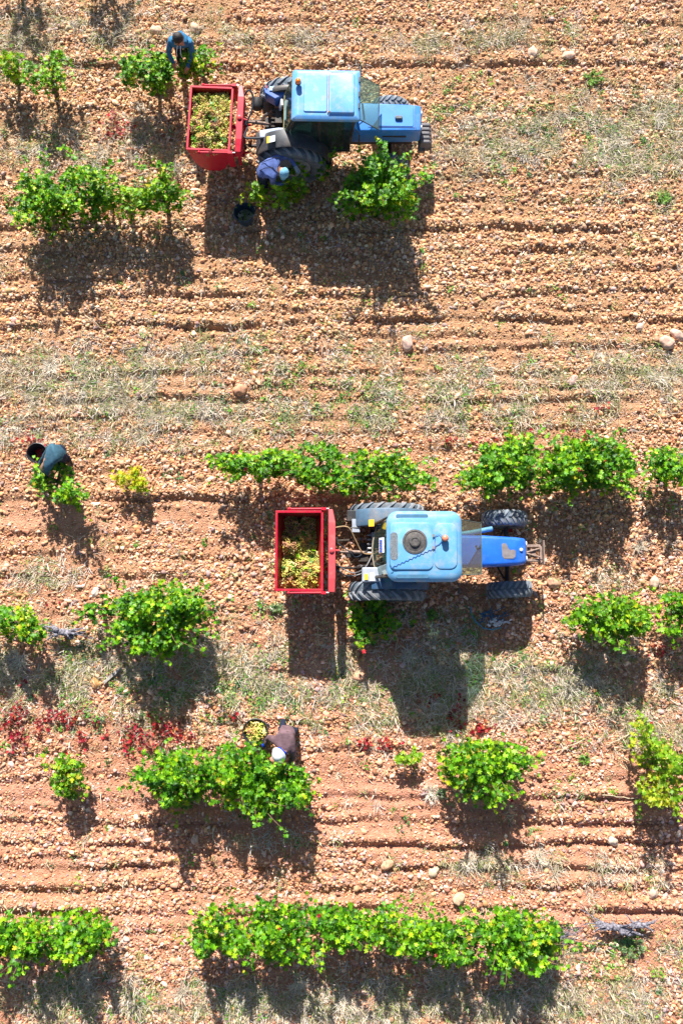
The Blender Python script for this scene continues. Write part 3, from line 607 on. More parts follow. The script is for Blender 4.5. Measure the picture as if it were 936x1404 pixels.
# ------------------------------------------------------------------ dead vines, bush, plants
def gnarl(label,pxy,n,rad,h,name='dead_vine',mt=M_DEAD,seed=1,thick=.035,cat='dead vine'):
    vr=random.Random(seed);x,y=P(*pxy);z=hz(x,y);root=empty(name,(x,y,z),label=label,cat=cat)
    t=MB();t.tube([(0,0,-.06),(.02,.01,h*.4),(-.01,.03,h*.8)],[thick*1.6,thick*1.3,thick*1.5],8);t.ball((0,.02,h*.8),thick*1.7,8,(1.2,1,.8));t.build('trunk',mt,root,smooth=True)
    b=MB()
    for i in range(n):
        a=vr.uniform(0,6.28) if n>20 else (i*math.pi+vr.uniform(-.5,.5));p=Vector((0,.02,h*.75));pts=[p.copy()];d=Vector((math.cos(a),math.sin(a)*.75,vr.uniform(-.1,.6)))
        m=6
        for k in range(m):
            p=p+d*rad/m*vr.uniform(.7,1.2);d+=Vector((vr.uniform(-.5,.5),vr.uniform(-.5,.5),vr.uniform(-.4,.3)));p.z=max(p.z,.03);pts.append(p.copy())
        r0=thick*vr.uniform(.5,1.) if n<20 else .004
        b.tube(pts,[r0*(1-.75*k/m)*vr.uniform(.8,1.3) for k in range(m+1)],6)
        if n<20 and vr.random()<.7: b.ball(pts[vr.randint(1,4)],r0*1.5,8,(1.2,1,.9))
    b.build('branch',mt,root,smooth=True);return root
gnarl('dead grey leafless vine stump between two green vines of the fourth row',(92,868),16,.34,.32,seed=3,thick=.042)
gnarl('dead grey gnarled vine low on the soil at the right of the bottom row',(838,1268),16,.40,.26,seed=5,thick=.04)
gnarl('second dead grey crooked stump just right of the gnarled dead vine in the bottom row',(872,1266),12,.30,.2,seed=9,thick=.034)
gnarl('grey leafless brushwood bush at the right end of the long bottom group',(768,1280),70,.50,.30,'dry_bush',M_DEAD,8,.02,'bush')
def weed(label,px,py,rad,h,cols,seed,nl=90,ls=.05):
    x,y=P(px,py);z=hz(x,y);root=empty('weed_plant',(x,y,z),label=label,cat='plant');vr=random.Random(seed)
    s=MB();LPs=[]
    for i in range(10):
        a=i*.63+vr.uniform(-.2,.2);e=Vector((math.cos(a)*rad*vr.uniform(.5,1),math.sin(a)*rad*vr.uniform(.5,1),h*vr.uniform(.4,1)))
        s.tube([(0,0,-.01),e*.5+Vector((0,0,h*.2)),e],[.004,.003,.002],4)
        for k in range(nl//10):
            u=vr.uniform(.25,1);q=e*u;LPs.append((q.x+vr.uniform(-.03,.03),q.y+vr.uniform(-.03,.03),max(.02,q.z)))
    s.build('stem',M_CANE,root);n=len(LPs);leafcloud('foliage',np.array(LPs),rng.uniform(ls*.7,ls*1.2,n),pick(cols,n),root,.4)
G2=np.array([(.10,.24,.03),(.14,.30,.03),(.20,.36,.05)]);G3=np.array([(.13,.24,.10),(.18,.30,.13),(.10,.2,.06)])
weed('bright green weed in the bare stony ground at the upper right',812,108,.24,.14,G2,1,110,.055)
weed('small leafy weed right of the shadowed vine under the lower tractor',592,843,.1,.12,G2,2,50,.05)
weed('grey-green weed growing under the dead gnarled vine of the bottom row',862,1296,.3,.16,G3,3,130,.05)
weed('small green weed near the right edge level with the second row',908,272,.16,.12,G2,4,80,.05)
weed('tiny green plant below the right edge of the red bin of the lower tractor',378,833,.1,.08,G3,5,50,.045)
weed('small green plant on the soil below the vine with yellow leaves',603,1086,.12,.1,G3,6,50,.045)
weed('yellow-green plant above the furrow at the right of the fifth row',800,1040,.14,.12,G2,7,60,.045)
# ------------------------------------------------------------------ large stones, stake, stalks
def bigstone(label,px,py,s,c,seed,sq=(1.2,.9,.6)):
    import bmesh
    vr=random.Random(seed);bm=bmesh.new();bmesh.ops.create_icosphere(bm,subdivisions=3,radius=1)
    from mathutils import noise as mn
    for v in bm.verts:
        d=v.co.normalized();k=1+.34*mn.noise(d*1.5+Vector((seed*3.1,0,0)))+.08*mn.noise(d*3+Vector((0,seed,0)))
        v.co=Vector((d.x*k*sq[0],d.y*k*sq[1],d.z*k*sq[2]))*s/2
    me=bpy.data.meshes.new('stone');bm.to_mesh(me);bm.free();me.polygons.foreach_set('use_smooth',[True]*len(me.polygons))
    me.materials.append(mat('rock_%d'%seed,c,.85,noise=.2,scale=18,bump=.7,spec=.3))
    x,y=P(px,py);o=link('stone',me);o.location=(x,y,hz(x,y)+s*sq[2]*.28);o.rotation_euler=(vr.uniform(-.2,.2),vr.uniform(-.2,.2),vr.uniform(0,6.28));props(o,label,'stone',group='large stones lying on the soil')
for i,(a,b,s,c,lb) in enumerate([(558,472,.24,(.62,.42,.34),'large pink stone casting a shadow in the bare strip right of the picture centre line'),(330,535,.24,(.58,.30,.18),'large orange stone in the bare strip above the third row'),(912,471,.26,(.64,.42,.32),'large pink stone near the right edge beside a taller one'),(927,460,.22,(.66,.44,.34),'pale pink stone touching the right edge'),
(131,937,.17,(.62,.30,.12),'round orange stone at the lower end of the wooden stake'),(492,928,.2,(.60,.32,.2),'orange stone in the grass between tractor shadow and bin shadow'),(783,523,.18,(.52,.35,.3),'mauve stone alone in the dry grass at mid height on the right'),(628,1232,.2,(.62,.42,.28),'tan stone in the furrow above the bottom row'),
(594,1195,.17,(.68,.52,.36),'pale tan stone two furrows above the bottom row'),(530,1185,.17,(.62,.36,.22),'small tan stone left of the pale one in the ploughed strip'),(838,1152,.17,(.66,.52,.40),'whitish stone in the ploughed strip at the right'),(893,1224,.18,(.62,.45,.34),'beige stone in the furrow near the right edge'),
(132,812,.14,(.74,.62,.52),'white stone above the bushy vine of the fourth row'),(866,1262-430,.2,(.62,.42,.28),'tan stone above the round bright vine'),(268,1150,.14,(.62,.42,.32),'tan stone on the ridge left of the tail shadow'),(240,1290+28,.15,(.6,.34,.2),'orange stone between the two groups of the bottom row'),
(215,42+2,.2,(.66,.46,.32),'pale stone near the person in the blue hoodie'),(268,41,.2,(.70,.50,.34),'pale stone right of the blue hoodie'),(778,78,.2,(.68,.44,.32),'long pinkish stone in the top furrow at the right'),(728,75,.2,(.68,.48,.36),'pinkish stone left of the long one in the top furrow'),
(876,448,.13,(.7,.5,.4),'pink stone in the furrow left of the big pair'),(345,927,.12,(.66,.48,.36),'pale stone between the bushy vine shadow and the bin shadow'),(758,800,.2,(.58,.34,.22),'flat orange stone right of the front wheel of the lower tractor'),(895,798,.2,(.64,.46,.34),'tan stone near the round bright vine on its upper side')]):
    bigstone(lb,a,b,s,c,i+1,(1.25,.95,.75) if i%3 else (1.4,.9,.6))
x,y=P(155,926);st=MB();st.box((0,0,0),(.40,.055,.04),(0,.05,0));st.box((.16,.0,.03),(.05,.06,.02));o=st.build('wooden_stake',M_WOOD,None,bevel=.004);o.location=(x,y,hz(x,y)+.06);o.rotation_euler=(0,0,R(42));props(o,'short weathered wooden stake lying below the bushy vine','stake')
def stalk(label,a,b,seed):
    p=P(*a);q=P(*b);vr=random.Random(seed);m=7;pts=[]
    for i in range(m+1):
        u=i/m;x=p[0]*(1-u)+q[0]*u+vr.uniform(-.02,.02);y=p[1]*(1-u)+q[1]*u+vr.uniform(-.02,.02);pts.append((x,y,hz(x,y)+.05+.03*math.sin(u*3.1)))
    o=MB().tube(pts,[.008]*m+[.004],6).build('dry_stalk',M_STRAW,None,smooth=True);props(o,label,'stalk')
stalk('straw-coloured stalk lying on the stones above the third row centre left',(340,442),(366,422),1)
stalk('pale stalk at the left of the fifth strip above the leftmost young vine',(828,1022),(866,1002),2)
stalk('long curved dry stalk in the grass right of the tractor shadow',(762,1030),(800,1012),3)
stalk('short pale stalk left above the bare strip',(118,432),(142,452),4)
stalk('dry stalk running along a furrow at the right of the fifth row',(822,1089),(872,1094),5)
# ------------------------------------------------------------------ debris tangle by lower tractor
x,y=P(665,850);deb=empty('plastic_debris',(x,y,hz(x,y)+.03),label='tangle of blue plastic pipe and white scraps on the ground by the lower tractor',cat='debris')
MB().tube([((a-665)/72,(850-b)/72,.02) for a,b in((645,832),(646,843),(652,853),(662,861),(674,863),(686,860))],.014,8).build('pipe',mat('pale_blue_pipe',(.10,.28,.40),.4),deb,smooth=True)
q=MB();vr=random.Random(4)
for i in range(26):
    c=Vector((vr.uniform(-.1,.36),vr.uniform(-.02,.2),.03));q.tube([c,c+Vector((vr.uniform(-.1,.1),vr.uniform(-.08,.08),.04)),c+Vector((vr.uniform(-.14,.14),vr.uniform(-.1,.1),.02))],.008,5)
q.build('twine',mat('blue_twine',(.03,.14,.26),.5),deb)
q=MB()
for i in range(40):
    c=Vector((vr.gauss(.2,.09),vr.gauss(-.06,.035),.04+vr.random()*.04));e=Vector((vr.uniform(-.06,.06),vr.uniform(-.05,.05),vr.uniform(-.02,.03)));q.plate([c,c+e,c+e+Vector((.02,.03,.01)),c+Vector((.02,.03,.02))],.004)
q.build('scrap',mat('white_scrap',(.75,.72,.74),.7),deb)
# ------------------------------------------------------------------ tractors
def wheel(tr,x,y,r,wd,side,steer=0,nl=20,lug=.035,rimc=None):
    w_=MB();rr=r*.56;hw=wd*.36
    w_.lathe([(rr,-hw),(rr*.93,-hw*.9),(rr*.85,-hw*.2*1),(rr*.3,hw*.1),(rr*.3,hw*.35),(rr*.85,hw*.3),(rr*.93,hw*.9),(rr,hw)],(0,0,0),'y',28)
    w_.lathe([(.03,hw*.9*side),(rr*.26,hw*.85*side),(rr*.3,0)],(0,0,0),'y',14)
    for k in range(8): a=k*math.pi/4;w_.lathe([(.012,0),(.012,.02*side)],(math.cos(a)*rr*.2,hw*.86*side,math.sin(a)*rr*.2),'y',6)
    wo=w_.build('wheel',rimc or M_RIM,tr,smooth=True);wo.location=(x,y,r-.015);wo.rotation_euler=(0,0,steer)
    t=MB();ro=r-lug
    prof=[(rr*.98,-hw),(rr*1.08,-wd*.46),(ro*.82,-wd*.52),(ro*.95,-wd*.48),(ro*.995,-wd*.36),(ro,-wd*.15),(ro,wd*.15),(ro*.995,wd*.36),(ro*.95,wd*.48),(ro*.82,wd*.52),(rr*1.08,wd*.46),(rr*.98,hw)]
    t.lathe(prof,(0,0,0),'y',40,closed=True);t.m=1
    for s in(-1,1):
        for k in range(nl):
            a=2*math.pi*(k+(.25 if s>0 else -.25))/nl
            vs=[]
            m=5
            for i in range(m):
                u=i/(m-1);yy=s*(.01+u*(wd*.5));aa=a-u*.62*2*math.pi/nl*1.35
                drop=(.0,.0,.006,.018,.05)[i];h0=ro-drop-.012;h1=ro-drop+lug
                lw=.022+.008*u
                for hh,ww in((h0,lw*1.25),(h1,lw)):
                    da=ww/ro
                    vs+= [(math.cos(aa-da)*hh,yy,math.sin(aa-da)*hh),(math.cos(aa+da)*hh,yy,math.sin(aa+da)*hh)]
            fs=[]
            for i in range(m-1):
                b0=i*4;b1=b0+4;fs+=[(b0,b0+2,b1+2,b1),(b0+2,b0+3,b1+3,b1+2),(b0+3,b0+1,b1+1,b1+3)]
            fs+=[(0,1,3,2),((m-1)*4,(m-1)*4+2,(m-1)*4+3,(m-1)*4+1)]
            t.add(vs,fs)
    t.build('tyre',[M_TYRE,M_LUG],wo,smooth=True)
    return wo
def fender(tr,x,y,r,wd,a0,a1,mt,th=.02,name='mudguard',inner=0):
    secs=[];n=14
    f=MB()
    for i in range(n+1):
        a=R(a0+(a1-a0)*i/n);c,s=math.cos(a),math.sin(a)
        pr=[(r,-wd/2),(r+.012,-wd/2+.03),(r+.012,wd/2-.03),(r,wd/2),(r-th,wd/2),(r-th,-wd/2)]
        if inner: pr[0 if inner<0 else 3]=(r-.0,pr[0 if inner<0 else 3][1])
        secs.append([(x+c*q,y+h,.66+s*q) for q,h in pr])
    f.loft(secs)
    # inner cheek plate towards the cab
    if inner:
        yy=y+inner*(wd/2-.01);ring=[(x+math.cos(R(a0+(a1-a0)*i/n))*r,.66+math.sin(R(a0+(a1-a0)*i/n))*r) for i in range(n+1)]
        ring+=[(x+r*.3,.62),(x-r*.3,.62)]
        f.prism(ring,yy-.01,yy+.01,'xz')
    return f.build(name,mt,tr,smooth=True)
def hose(tr,pts,r,m,name='hose'):
    P_=[Vector(p) for p in pts];o=[]
    for i in range(len(P_)-1):
        p0=P_[max(i-1,0)];p1=P_[i];p2=P_[i+1];p3=P_[min(i+2,len(P_)-1)]
        for k in range(6):
            t=k/6;o.append(.5*((2*p1)+(p2-p0)*t+(2*p0-5*p1+4*p2-p3)*t*t+(3*p1-p0-3*p2+p3)*t**3))
    o.append(P_[-1]);return MB().tube(o,r,7).build(name,m,tr,smooth=True)
def ring_tube(c,r,tr_,n=20,tilt=0):
    return [(c[0]+r*math.cos(a)*math.cos(tilt),c[1]+r*math.sin(a),c[2]+r*math.cos(a)*math.sin(tilt)) for a in[2*math.pi*i/n for i in range(n+1)]]
def common(tr,wb,h,hood_mat,hx0,hx1,hw,hz1,r_roofx,roofw,roofz):
    c=MB()
    c.loft([rrect(-.35,-.2,.2,.42,.82,.05),rrect(.45,-.2,.2,.42,.85,.05),rrect(.9,-.16,.16,.45,.85,.05),rrect(hx1-.12,-.15,.15,.5,.82,.05)])
    c.lathe([(.1,-.52),(.16,-.3),(.16,.3),(.1,.52)],(0,0,.66),'y',14)
    c.tube([(wb,-.5,.42),(wb,-.1,.5),(wb,.1,.5),(wb,.5,.42)],.05,8)
    for s in(-1,1):
        c.tube([(wb-.25,s*.12,.5),(wb-.05,s*.45,.44)],.018,6)
        c.box((.15,s*.33,.62),(.9,.22,.04))
        c.box((.62,s*.44,.42),(.28,.2,.03));c.box((.62,s*.36,.52),(.03,.03,.2))
    c.build('chassis',M_DARK,tr,bevel=.008)
    f=MB()
    f.box((.62,0,.66),(1.0,.78,.04));f.build('floor_plate',M_BLACK,tr,bevel=.005)
    s=MB();s.box((.18,0,.93),(.42,.42,.12));s.box((-.02,0,1.18),(.12,.42,.5),(0,-.15,0));s.build('seat',M_SEAT,tr,bevel=.035,seg=3)
    s=MB();s.tube(ring_tube((.74,0,1.16),.17,0,20,-.5),.014,7,cap=False);s.tube([(.74,0,1.16),(.9,0,.9),(.95,0,.7)],.022,7)
    for a in(0,2.1,4.2): s.tube([(.74,0,1.16),(.74+.17*math.cos(a)*math.cos(-.5),.17*math.sin(a),1.16+.17*math.cos(a)*math.sin(-.5))],.01,5)
    s.build('steering_wheel',M_BLACK,tr,smooth=True)
    s=MB();s.loft([rrect(.86,-.26,.26,.8,1.15,.05),rrect(1.06,-.24,.24,.75,1.2,.06)]);s.build('dashboard',M_BLACK,tr,smooth=True)
    for q,(yy,zz) in enumerate(((.3,.95),(.34,.95),(-.32,.92))):
        s=MB();s.tube([(.38,yy,.68),(.42+q*.03,yy,zz)],.008,6);s.ball((.42+q*.03,yy,zz),.025,8);s.build('lever',M_BLACK,tr,smooth=True)
def linkage(tr,z=.55):
    for s in(-1,1):
        q=MB();q.box((-.62,s*.26,z),(.66,.035,.07),(0,.0,s*.06));q.lathe([(.05,-.03),(.05,.03)],(-.93,s*.28,z),'y',12);q.build('lower_link',M_DARK,tr,bevel=.006)
        q=MB();q.tube([(-.35,s*.24,1.02),(-.62,s*.26,z+.02)],.018,7);q.tube([(-.47,s*.245,.86),(-.54,s*.25,.74)],.03,8);q.build('lift_rod',M_STEEL,tr,smooth=True)
        q=MB();q.box((-.24,s*.22,1.0),(.28,.05,.06),(0,.15,0));q.build('lift_arm',M_DARK,tr,bevel=.006)
    q=MB();q.tube([(-.35,0,.9),(-.9,0,1.0)],.022,8);q.tube([(-.5,0,.93),(-.75,0,.972)],.034,8);q.build('top_link',M_RUST,tr,smooth=True)
    q=MB();q.box((-.42,0,.7),(.2,.34,.34));q.lathe([(.06,-.62),(.04,-.52)],(0,0,.62),'x',10);q.box((-.58,0,.46),(.3,.14,.05));q.build('rear_hitch_block',M_DARK,tr,bevel=.02)
def beacon(tr,x,y,z,c=M_ORG,h=.12,r=.048,stem=.0):
    s=MB();s.lathe([(r*.9,0),(r*1.1,.012),(r*1.1,.03),(r*.85,.035)],(x,y,z+stem),'z',16)
    if stem:s.lathe([(.016,0),(.016,stem)],(x,y,z),'z',8)
    b=s.build('beacon',M_BLACK,tr,smooth=True)
    l=MB();l.lathe([(r*.95,.03),(r,.06),(r*.97,h-.02),(r*.6,h),(.001,h+.004)],(x,y,z+stem),'z',18);l.build('lens',c,b,smooth=True)
def glassp(tr,name,quad,framem,fr=.012):
    g_=MB().plate(quad,.006).build(name,M_GLASS if name=='windscreen' else M_GLASS_D,tr)
    q=[Vector(p) for p in quad];m=MB();m.tube(q+[q[0]],fr,6);m.build('frame',framem,g_);return g_
def mirror(tr,x,y,z,s):
    m=MB();m.tube([(x,y,z),(x+.07,y+s*.12,z+.05),(x+.08,y+s*.18,z+.0)],.009,6);m.box((x+.08,y+s*.2,z-.04),(.03,.1,.2),(0,0,.1*s));m.build('mirror',M_BLACK,tr,bevel=.006)
# ---- lower tractor
x2,y2=P(530,757,.7)
T2=empty('tractor',(x2,y2-.02,hz(x2,y2)*0),0,label='lower blue tractor with a rounded pale blue cab roof carrying a round black fan',cat='tractor',group='tractors pulling red grape bins')
common(T2,2.23,0,M_BLUE_H,1.0,2.45,.5,1.27,0,0,0)
wheel(T2,0,.71,.70,.30,1);wheel(T2,.0,-.70,.70,.32,-1)
wheel(T2,2.21,.655,.43,.27,1,R(-1),22,.022);wheel(T2,2.27,-.655,.43,.28,-1,R(2.5),22,.022)
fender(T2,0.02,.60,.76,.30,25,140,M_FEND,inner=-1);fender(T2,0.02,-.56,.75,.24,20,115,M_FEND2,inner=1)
# bonnet
hd=MB();hd.loft([rrect(1.0,-.28,.28,.78,1.27,.06),rrect(1.7,-.275,.275,.78,1.28,.06),rrect(2.25,-.245,.245,.76,1.26,.06),rrect(2.42,-.23,.23,.78,1.22,.07),rrect(2.455,-.2,.2,.82,1.17,.07)])
ho=hd.build('bonnet',M_BLUE_H,T2,smooth=True)
k=MB();kp=[(2.12,.10),(2.10,.13),(2.04,.13),(2.02,.10),(2.03,-.1),(2.06,-.14),(2.22,-.14),(2.26,-.11),(2.27,-.01),(2.24,.015),(2.17,.01),(2.14,.04)]
k.prism([(p[0]-.02,p[1]+.0) for p in kp],1.262,1.274);k.build('worn_patch',mat('bare_metal_patch',(.20,.175,.18),.6,noise=.15),ho,bevel=.003)
k=MB();k.prism([(p[0]*1.0-.02+(.014 if p[0]>2.12 else -.014),p[1]+(.014 if p[1]>-.03 else -.014)) for p in kp],1.258,1.268);k.build('gasket',M_BLUE_D,ho)
k=MB();k.lathe([(.03,0),(.03,.02),(.015,.03)],(2.35,0.02,1.245),'z',12);k.build('cap',M_WHITE,ho,smooth=True)
k=MB()
for i in range(7): k.box((2.462,0,.84+i*.045),(.012,.34,.02))
k.build('grille',M_BLACK,ho)
for s in(-1,1):
    k=MB();k.lathe([(.045,0),(.05,.02),(.03,.03)],(2.45,s*.13,1.12),'x',14);k.build('headlight',M_WHITE,ho,smooth=True)
k=MB();k.tube([(1.75,.36,.7),(1.78,.38,1.1),(1.35,.33,1.36)],.0,6) if 0 else k.tube([(1.88,.42,1.0),(1.5,.34,1.08),(1.2,.3,1.1)],.045,10);k.build('air_intake',mat('steel_blue_pipe',(.10,.26,.40),.4),T2,smooth=True)
# cab: pillars
for s in(-1,1):
    cb=MB()
    cb.tube([(-.16,s*.46,.75),(-.22,s*.47,1.4),(-.02,s*.50,2.12)],.028,7)
    cb.tube([(.5,s*.50,.7),(.5,s*.56,1.3),(.5,s*.53,2.12)],.022,7)
    cb.tube([(1.02,s*.40,.7),(1.1,s*.48,1.3),(1.05,s*.50,2.12)],.028,7)
    cb.tube([(-.16,s*.46,.78),(.5,s*.50,.72),(1.02,s*.40,.72)],.025,7)
    cb.build('cab_frame',M_BLACK,T2,smooth=True)
for s in(-1,1):
    glassp(T2,'side_window',[(-.18,s*.475,1.0),(.48,s*.55,.9),(.48,s*.535,2.08),(-.05,s*.50,2.08)],M_BLACK)
    glassp(T2,'door_window',[(.52,s*.55,.85),(1.06,s*.46,.85),(1.04,s*.50,2.08),(.52,s*.535,2.08)],M_BLACK)
# curved rear window standing out behind the roof
sec=[]
rw=MB();n=9
for i in range(n+1):
    u=-1+2*i/n;yb=u*.47;dx=-.10*(1-u*u)
    sec.append([(-.18+dx,yb,1.25),(-.06+dx*.3,yb*.97,2.1),(-.054+dx*.3,yb*.97,2.1),(-.174+dx,yb,1.25)])
rwo=rw.loft(sec).build('rear_window',M_GLASS,T2,smooth=True)
q=MB();q.tube([(s_[0][0],s_[0][1],s_[0][2]) for s_ in sec],.014,6);q.tube([sec[0][0],sec[0][1]],.014,6);q.tube([sec[-1][0],sec[-1][1]],.014,6);q.build('frame',mat('worn_rubber_trim',(.35,.27,.2),.8),rwo,smooth=True)
glassp(T2,'windscreen',[(1.1,-.48,2.08),(1.1,.48,2.08),(1.60,.46,1.55),(1.60,-.43,1.55)],mat('green_grey_trim',(.10,.14,.13),.6),.010)
q=MB();q.tube([(1.12,.33,1.95),(1.36,.44,1.8)],.008,6);q.build('windscreen_stay',M_BLACK,T2);q=MB();q.tube([(1.58,.03,1.6),(1.52,.0,1.62),(1.5,.06,1.6)],.018,6);q.build('windscreen_catch',M_BLACK,T2)
# roof
rf=MB();ol=lambda e,z,r:[(p[0],p[1],z) for p in rrect2(-.06-e+.0,1.17+e,-.58-e,.58+e,r*1.35,6)]
rf.loft([ol(-.05,2.07,.1),ol(.0,2.10,.13),ol(.015,2.16,.14),ol(-.02,2.215,.13),ol(-.075,2.24,.11),ol(-.12,2.25,.1),ol(-.3,2.262,.1)])
ro=rf.build('roof',M_BLUE_L,T2,smooth=True)
hp=MB();hp.loft([[(p[0],p[1],z) for p in rrect2(a,b,-c_,c_,.10,5)] for a,b,c_,z in((-.03,.695,.40,2.24),(-.02,.69,.39,2.278),(.0,.67,.37,2.286))]);hp.build('hatch',M_BLUE_L,ro,smooth=True)
hp=MB();hp.loft([[(p[0],p[1],z) for p in rrect2(a,b,-c_,c_,.12,5)] for a,b,c_,z in((.705,1.1,.39,2.24),(.71,1.09,.38,2.27),(.73,1.07,.36,2.278))]);hp.build('front_panel',M_BLUE_L,ro,smooth=True)
hp=MB();hp.prism(rrect2(-.015,.105,-.235,.225,.05),2.284,2.292);hp.build('vent',M_VENT,ro)
for s in(-1,1):
    hp=MB();hp.prism([(p[0],p[1]+s*.505) for p in rrect2(.08,.62,-.03,.03,.028)],2.15,2.2475);hp.build('side_vent',mat('dark_blue_vent',(.05,.16,.27),.6),ro)
fan=MB();fc=(.39,.07);fan.lathe([(.205,0),(.205,.014),(.175,.018),(.165,.008),(.10,.02),(.085,.05),(.06,.055),(.055,.045),(.001,.047)],(fc[0],fc[1],2.284),'z',32);fan.build('roof_fan',mat('dusty_black_fan',(.075,.07,.068),.7,noise=.3,scale=25,bump=.4,dirt=(.22,.18,.16),damt=.8),ro,smooth=True)
beacon(T2,.885,.12,2.275,mat('faded_orange_lens',(.75,.24,.14),.3,noise=.1),.10,.055,.05)
wl=[(.86,.12,2.3),(.8,.03,2.29),(.74,.0,2.29)]
for i in range(24): wl.append((.72-i*.032,-.02-i*.0165,2.292-.0*i+(.005 if i%2 else -.002)+(0 if i<22 else -.03)) if 0 else (.72-i*.032,-.04-i*.0145+(.012 if i%2 else -.012),2.293))
MB().tube(wl,.0055,5).build('cable',M_BLUE_D,ro,smooth=True)
MB().tube([(.88,.13,2.31),(.8,.2,2.3),(.73,.16,2.29),(.72,.05,2.29),(.73,-.1,2.29)],.005,5).build('cable',M_BLUE_D,ro,smooth=True)
for yy in(.17,-.03):
    hp=MB();hp.box((.705,yy,2.29),(.03,.05,.015));hp.build('latch',M_RUST,ro,bevel=.003)
q=MB();q.box((-.15,.03,2.02),(.015,.26,.15),(0,.5,0));q.build('number_plate',mat('blue_white_plate',(.75,.8,.9),.4),T2,bevel=.003)
q=MB()
for i in range(5): q.box((-.165,-.07+i*.045,2.03),(.008,.02,.07),(0,.5,0))
q.build('plate_print',mat('plate_print_blue',(.03,.1,.6),.5),T2)
# rear boxes and stickers
q=MB();q.box((-.62,.64,1.0),(.22,.2,.26));q.box((-.6,.42,1.06),(.16,.03,.2));q.build('toolbox',M_BLACK,T2,bevel=.02)
q=MB();q.box((-.57,.46,1.14),(.14,.24,.02),(0,.1,0));q.build('toolbox_label',M_GREY,T2,bevel=.006)
q=MB();q.box((-.30,.48,1.39),(.10,.12,.012),(0,-.35,0));q.build('sticker',M_YEL,T2)
q=MB();q.box((-.24,.56,1.42),(.26,.1,.03),(0,-.3,0));q.build('tail_light',mat('red_lamp',(.6,.03,.02),.25),T2,bevel=.008) if 0 else None
q=MB();q.box((-.30,-.43,1.36),(.34,.26,.08),(0,-.1,0));q.build('battery_box',M_GREY,T2,bevel=.025,seg=3)
q=MB();q.box((-.395,-.47,1.402),(.06,.10,.012),(0,-.1,0));q.build('sticker',M_YEL,T2)
q=MB();q.box((-.29,-.47,1.40),(.08,.14,.012),(0,-.1,0));q.build('sticker',M_WHITE,T2)
linkage(T2)
q=MB();q.box((-.22,.2,.98),(.14,.3,.16));q.box((-.22,-.1,1.06),(.1,.12,.08))
for i in range(5): q.lathe([(.02,0),(.024,-.06),(.012,-.08)],(-.29,.3-i*.08,1.04),'x',8)
q.build('hydraulic_valves',M_STEEL,T2,bevel=.008)
hose(T2,[(-1.0,.4,1.25),(-.72,.42,1.3),(-.58,.2,1.2),(-.45,-.02,1.1),(-.25,-.04,1.05)],.012,M_TAN)
hose(T2,[(-.95,-.3,1.1),(-.75,-.42,1.0),(-.5,-.4,.95),(-.3,-.25,.98),(-.25,-.1,1.05)],.013,M_HOSE)
hose(T2,[(-.95,-.2,1.2),(-.8,-.3,1.0),(-.6,-.38,1.05),(-.4,-.28,1.1),(-.28,-.05,1.06)],.011,M_STEEL)
hose(T2,[(-.9,.15,1.1),(-.7,.0,1.2),(-.55,-.1,1.1),(-.28,.1,1.04)],.010,M_HOSE)
mirror(T2,1.1,.52,1.75,1);mirror(T2,1.1,-.52,1.75,-1)
# front frame
q=MB()
for s in(-1,1): q.box((2.62,s*.13,.70),(.36,.05,.12))
q.box((2.52,0,.72),(.06,.3,.1));q.box((2.66,0,.74),(.1,.14,.06));q.box((2.80,0,.72),(.05,.24,.1));q.tube([(2.5,0,.78),(2.78,.08,.8)],.018,6);q.tube([(2.5,0,.78),(2.78,-.08,.8)],.018,6)
q.build('front_frame',M_RUST,T2,bevel=.008)
q=MB();q.box((2.855,.01,.72),(.025,.44,.14));q.build('front_plate',M_RUST,T2,bevel=.005)
# ---- upper tractor
x1,y1=P(401,164,.65);
T1=empty('tractor',(x1,y1-.25,0),R(-1.0),label='upper blue tractor with a flat angular cab roof of two panels and orange beacon',cat='tractor',group='tractors pulling red grape bins')
common(T1,1.89,0,M_BLUE_H1,1.0,2.44,.5,1.25,0,0,0)
wheel(T1,0,.62,.665,.30,1);wheel(T1,0,-.62,.665,.30,-1)
wheel(T1,1.89,.60,.41,.25,1,0,22,.024);wheel(T1,1.89,-.60,.41,.25,-1,0,22,.024)
fender(T1,0.0,-.53,.74,.34,10,150,M_FENDK,inner=1)
fender(T1,0.0,.485,.72,.10,15,120,M_FENDK,inner=-1)
q=MB();q.prism([(-.52,.52),(-.1,.52),(-.1,.40),(-.3,.30),(-.5,.42)],1.0,1.28);q.build('battery_box',M_BLUE_D,T1,bevel=.02)
q=MB();q.box((-.34,.50,1.295),(.14,.08,.01));q.build('box_label',mat('pale_blue_label',(.35,.55,.85),.5),T1)
for s in(0,1):
    q=MB();q.box((-.47+s*.28,.53,1.29),(.02,.05,.03));q.build('latch',mat('red_latch',(.5,.02,.1),.4),T1)
hd=MB();hd.loft([rrect(1.0,-.28,.28,.80,1.22,.03),rrect(1.4,-.28,.28,.80,1.24,.03),rrect(2.3,-.26,.26,.80,1.24,.03),rrect(2.42,-.255,.255,.82,1.22,.04),rrect(2.44,-.24,.24,.84,1.20,.04)])
ho=hd.build('bonnet',M_BLUE_H1,T1,smooth=True)
k=MB();k.loft([[(p[0],p[1],z) for p in rrect2(a,b,c_-.05,d_-.05,.03)] for a,b,c_,d_,z in((1.62,2.3,-.14,.30,1.236),(1.63,2.29,-.13,.29,1.25))]);k.build('bonnet_panel',M_BLUE_H1,ho,smooth=True)
k=MB();k.loft([[(p[0],p[1],z) for p in rrect2(1.95,2.09,-.06,.01,.03)] for z in(1.245,1.30)]);k.build('vent_cap',M_VENT,ho,bevel=.015,seg=3)
k=MB();k.box((2.33,0,1.2475),(.012,.5,.006));k.box((1.9,-.20,1.2475),(.9,.006,.006));k.build('seam',M_BLUE_D,ho)
